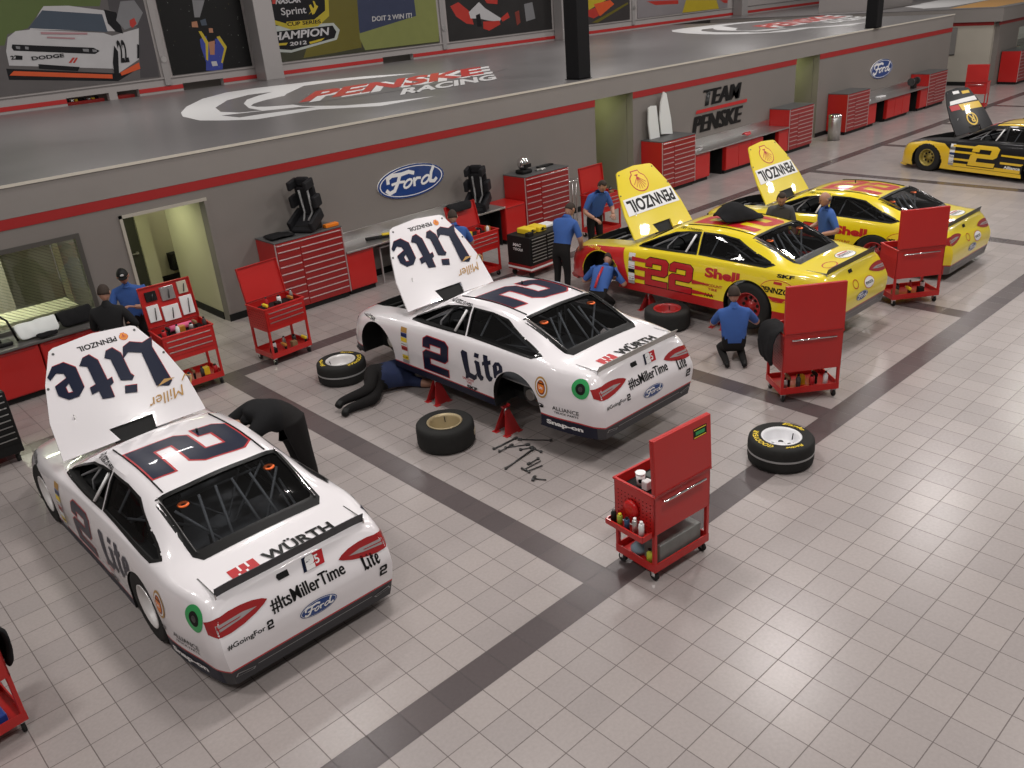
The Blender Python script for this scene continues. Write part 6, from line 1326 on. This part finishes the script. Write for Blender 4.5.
    mb.sphere(H @ Vector((0, .086, -.058)), .022, .008, .006, LIP, H.to_3x3().to_4x4(), 8, 5)
    # hands: palm plus five bent fingers
    for side, w, e in ((-1, 'wrl', 'ell'), (1, 'wrr', 'elr')):
        d_ = (V[w]-V[e]).normalized(); n_ = Vector((0, 0, 1)) if abs(d_.z) < .8 else Vector((0, 1, 0)); a_ = d_.cross(n_).normalized(); n_ = a_.cross(d_).normalized()
        p0 = V[w]+d_*.01; Hm = Matrix((a_, d_, n_)).transposed().to_4x4(); Hm.translation = p0
        mb.bbox(-.040, .040, -.01, .095, -.014, .014, SKIN, .013, Hm)
        for k, (fx, L_) in enumerate(((-.030, .066), (-.010, .076), (.010, .072), (.030, .058))):
            mb.tube([Hm @ Vector((fx, .085, 0)), Hm @ Vector((fx*1.1, .085+L_*.5, -.006)), Hm @ Vector((fx*1.1, .085+L_*.85, -.024)), Hm @ Vector((fx*1.05, .085+L_*.95, -.042))], [.0095, .0088, .0078, .006], SKIN, 8)
        mb.tube([Hm @ Vector((-side*.034, .025, 0)), Hm @ Vector((-side*.060, .055, -.008)), Hm @ Vector((-side*.062, .085, -.018))], [.012, .0105, .008], SKIN, 8)
    mb.build('body', t, fix=True)
    if not cap:
        hb = MB(); bm = bmesh.new(); bmesh.ops.create_uvsphere(bm, u_segments=20, v_segments=14, radius=1)
        kill = [v for v in bm.verts if (v.co.z < -.35) or (v.co.y > .45 and v.co.z < .55) or (v.co.y > .1 and v.co.z < .1) or (bald and v.co.z > .35)]
        bmesh.ops.delete(bm, geom=kill, context='VERTS')
        for v in bm.verts: x, y, z = v.co; v.co = H @ Vector((x*.080, y*.099-.002, z*.122+.001))
        hb.bm(bm, hair, True); o2 = hb.build('hair', t, fix=False); sd = o2.modifiers.new('s', 'SOLIDIFY'); sd.thickness = .008; sd.offset = 0
        if bald: o2['label'] = 'short fringe of hair around a bald crown'
    else:
        c = MB(); bm = bmesh.new(); bmesh.ops.create_uvsphere(bm, u_segments=20, v_segments=14, radius=1); bmesh.ops.delete(bm, geom=[v for v in bm.verts if v.co.z < .12], context='VERTS')
        for v in bm.verts: x, y, z = v.co; v.co = H @ Vector((x*.088, y*.106, z*.130))
        c.bm(bm, BLK, True)
        c.prism([(-.07, .085), (.07, .085), (.055, .15), (0, .17), (-.055, .15)], .008, BLK, H @ Matrix(((1, 0, 0, 0), (0, 0, 1, 0), (0, -1, 0, .028), (0, 0, 0, 1))))
        q = c.build('cap', t, fix=True); s = MB(); s.sphere(H @ Vector((0, .105, .07)), .03, .006, .018, VWHITE, H.to_3x3().to_4x4(), 10, 6).build('cap_badge', q)
    if stripe:
        pc = V['pelvis'].lerp(V['chest'], .1); nn = V['chest'].lerp(V['neck'], .6); bk = -(V['chest']-V['pelvis']).cross(V['shr']-V['shl']).normalized()
        if bk.y > 0: bk = -bk
        MB().tube([pc+bk*.155, pc.lerp(nn, .5)+bk*.152, nn+bk*.09], .022, stripe, 8).build('shirt_stripe', t)
    else:
        MB().lathe([(.072, -.012), (.082, 0), (.068, .022)], shirt, V['neck']+Vector((0, 0, -.012)), 16, M=Matrix.Identity(4)).build('collar', t)
    return t
def stand(lean=0.0, hands=None, H0=1.72, knee=0.0, spread=.10):
    k = H0/1.75; P = Vector((0, 0, .95*k-knee*.12)); c, s = cos(lean), sin(lean)
    def up(h, x=0, f=0): return (x, P.y+s*h+c*f, P.z+c*h-s*f)
    J = dict(pelvis=tuple(P), chest=up(.36*k), neck=up(.53*k, 0, .01), head=up(.70*k, 0, .04), shl=up(.44*k, -.19*k), shr=up(.44*k, .19*k), hpl=(-.09, P.y, P.z-.06), hpr=(.09, P.y, P.z-.06),
             knl=(-spread, .03+knee*.15, .50*k), knr=(spread, .03+knee*.15, .50*k), anl=(-spread-.01, -.03, .085), anr=(spread+.01, -.03, .085), tol=(-spread-.02, .12, .04), tor=(spread+.02, .12, .04))
    sl, sr = Vector(J['shl']), Vector(J['shr'])
    hl, hr = hands or (tuple(sl+Vector((-.06, .08, -.54))), tuple(sr+Vector((.06, .08, -.54))))
    for s_, sh, h, e, w in ((-1, sl, Vector(hl), 'ell', 'wrl'), (1, sr, Vector(hr), 'elr', 'wrr')):
        D_ = h-sh; L_ = D_.length; a = .29; b = .26
        if L_ > a+b-.01: h = sh+D_.normalized()*(a+b-.01); D_ = h-sh; L_ = D_.length
        m_ = (a*a-b*b+L_*L_)/(2*L_); hh = math.sqrt(max(0, a*a-m_*m_)); out_ = Vector((s_*.7, -.5, -.7)); out_ = (out_-D_.normalized()*out_.dot(D_.normalized())).normalized()
        J[e] = tuple(sh+D_.normalized()*m_+out_*hh); J[w] = tuple(h)
    return J
def kneel(lean=.2, hands=None, pz=.42):
    J = stand(lean, None, 1.74); dz = J['pelvis'][2]-pz
    J = {k: (v[0], v[1], v[2]-dz) for k, v in J.items()}
    J.update(hpl=(-.09, 0, pz-.04), hpr=(.09, 0, pz-.04), knl=(-.14, .34, .09), knr=(.14, .34, .09), anl=(-.12, -.20, .07), anr=(.12, -.20, .07), tol=(-.12, -.31, .045), tor=(.12, -.31, .045))
    if hands:
        for s_, sh, h, e, w in ((-1, 'shl', hands[0], 'ell', 'wrl'), (1, 'shr', hands[1], 'elr', 'wrr')):
            a = Vector(J[sh]); h = Vector(h); D_ = h-a; L_ = min(D_.length, .54); D_.normalize(); h = a+D_*L_; m_ = L_/2+.02; hh = math.sqrt(max(0, .29**2-m_*m_)); o = Vector((s_*.8, -.3, -.6)); o = (o-D_*o.dot(D_)).normalized()
            J[e] = tuple(a+D_*m_+o*hh); J[w] = tuple(h)
    return J
person('man in blue shirt and black cap facing the camera by the corridor doorway', (-.60, 8.72, 0), R(150), stand(.08, ((-.10, .34, 1.20), (.14, .36, 1.16))), cap=True, look=R(10))
person('man in dark jacket seen from behind, talking to the man in the cap', (-1.22, 7.86, 0), R(-32), stand(.10, ((-.12, .32, 1.12), (.22, .30, 1.10)), 1.74), shirt=mat('black_jacket_cloth', (.018, .018, .019), .9, noise=.2), sleeves='long')
person('dark-haired man in blue shirt half hidden by the raised white hood', (4.32, 6.86, 0), R(-35), stand(.18, ((-.08, .40, 1.05), (.22, .42, 1.05)), 1.72))
person('man in blue shirt bending over the fender of the yellow and red car', (5.66, 5.66, 0), R(-78), stand(.50, ((-.16, .62, 1.15), (.20, .36, .88)), 1.74), look=R(-10))
person('man in blue shirt standing in front of the nose of the yellow and red car', (7.75, 6.75, 0), R(165), stand(.42, ((-.15, .44, 1.0), (.25, .40, .98)), 1.72))
person('man in blue shirt with red stripe crouching inside the front wheel arch', (5.50, 4.70, 0), R(-72), kneel(.80, ((-.18, .46, .48), (.18, .48, .46)), .34), stripe=VRED, pitch=-.4)
person('man in blue shirt kneeling with his back to the camera at the red rear wheel', (5.13, 1.80, 0), R(-48), kneel(.10, ((-.12, .42, .50), (.24, .40, .50)), .28), hair=HAIR)
person('bald man in blue shirt standing between the two yellow cars', (8.72, 2.38, 0), R(52), stand(.05, ((-.22, .20, 1.0), (.22, .22, 1.0)), 1.62), bald=True, hair=HAIRG)
person('dark-haired man in grey shirt whose head shows between the two yellow cars', (8.76, 3.30, 0), R(125), stand(.30, None, 1.60), shirt=mat('grey_shirt', (.07, .07, .075), .9))
LN = dict(pelvis=(-.90, 3.62, .99), chest=(-1.15, 3.70, 1.04), neck=(-1.27, 3.74, 1.03), head=(-1.42, 3.78, .96), shl=(-1.16, 3.52, 1.03), shr=(-1.18, 3.90, 1.03), ell=(-1.38, 3.46, .96), wrl=(-1.55, 3.55, .90), elr=(-1.40, 3.94, .96), wrr=(-1.56, 3.86, .90),
          hpl=(-.84, 3.54, .90), hpr=(-.84, 3.72, .90), knl=(-.78, 3.55, .50), knr=(-.78, 3.76, .50), anl=(-.72, 3.55, .10), anr=(-.72, 3.78, .10), tol=(-.86, 3.54, .07), tor=(-.86, 3.79, .07))
person('person in baggy black clothes leaning into the far side window of the nearest car', (0, 0, 0), 0, LN, shirt=FABK, sleeves='long', bulk=1.6)
LY = dict(pelvis=(1.26, 5.10, .24), chest=(1.62, 4.98, .20), neck=(1.78, 4.93, .20), head=(1.93, 4.88, .17), shl=(1.70, 5.05, .30), shr=(1.68, 4.88, .10), ell=(1.80, 4.75, .24), wrl=(2.02, 4.70, .22), elr=(1.78, 4.66, .07), wrr=(1.98, 4.52, .07),
          hpl=(1.20, 5.12, .32), hpr=(1.20, 5.06, .14), knl=(.98, 4.86, .22), knr=(.98, 4.78, .10), anl=(.60, 5.02, .13), anr=(.58, 4.86, .07), tol=(.50, 4.96, .10), tor=(.48, 4.78, .05))
person('man in navy shirt and black trousers lying with his head under the raised white car', (0, 0, 0), 0, LY, shirt=SHIRTD, pitch=0, bulk=1.3)
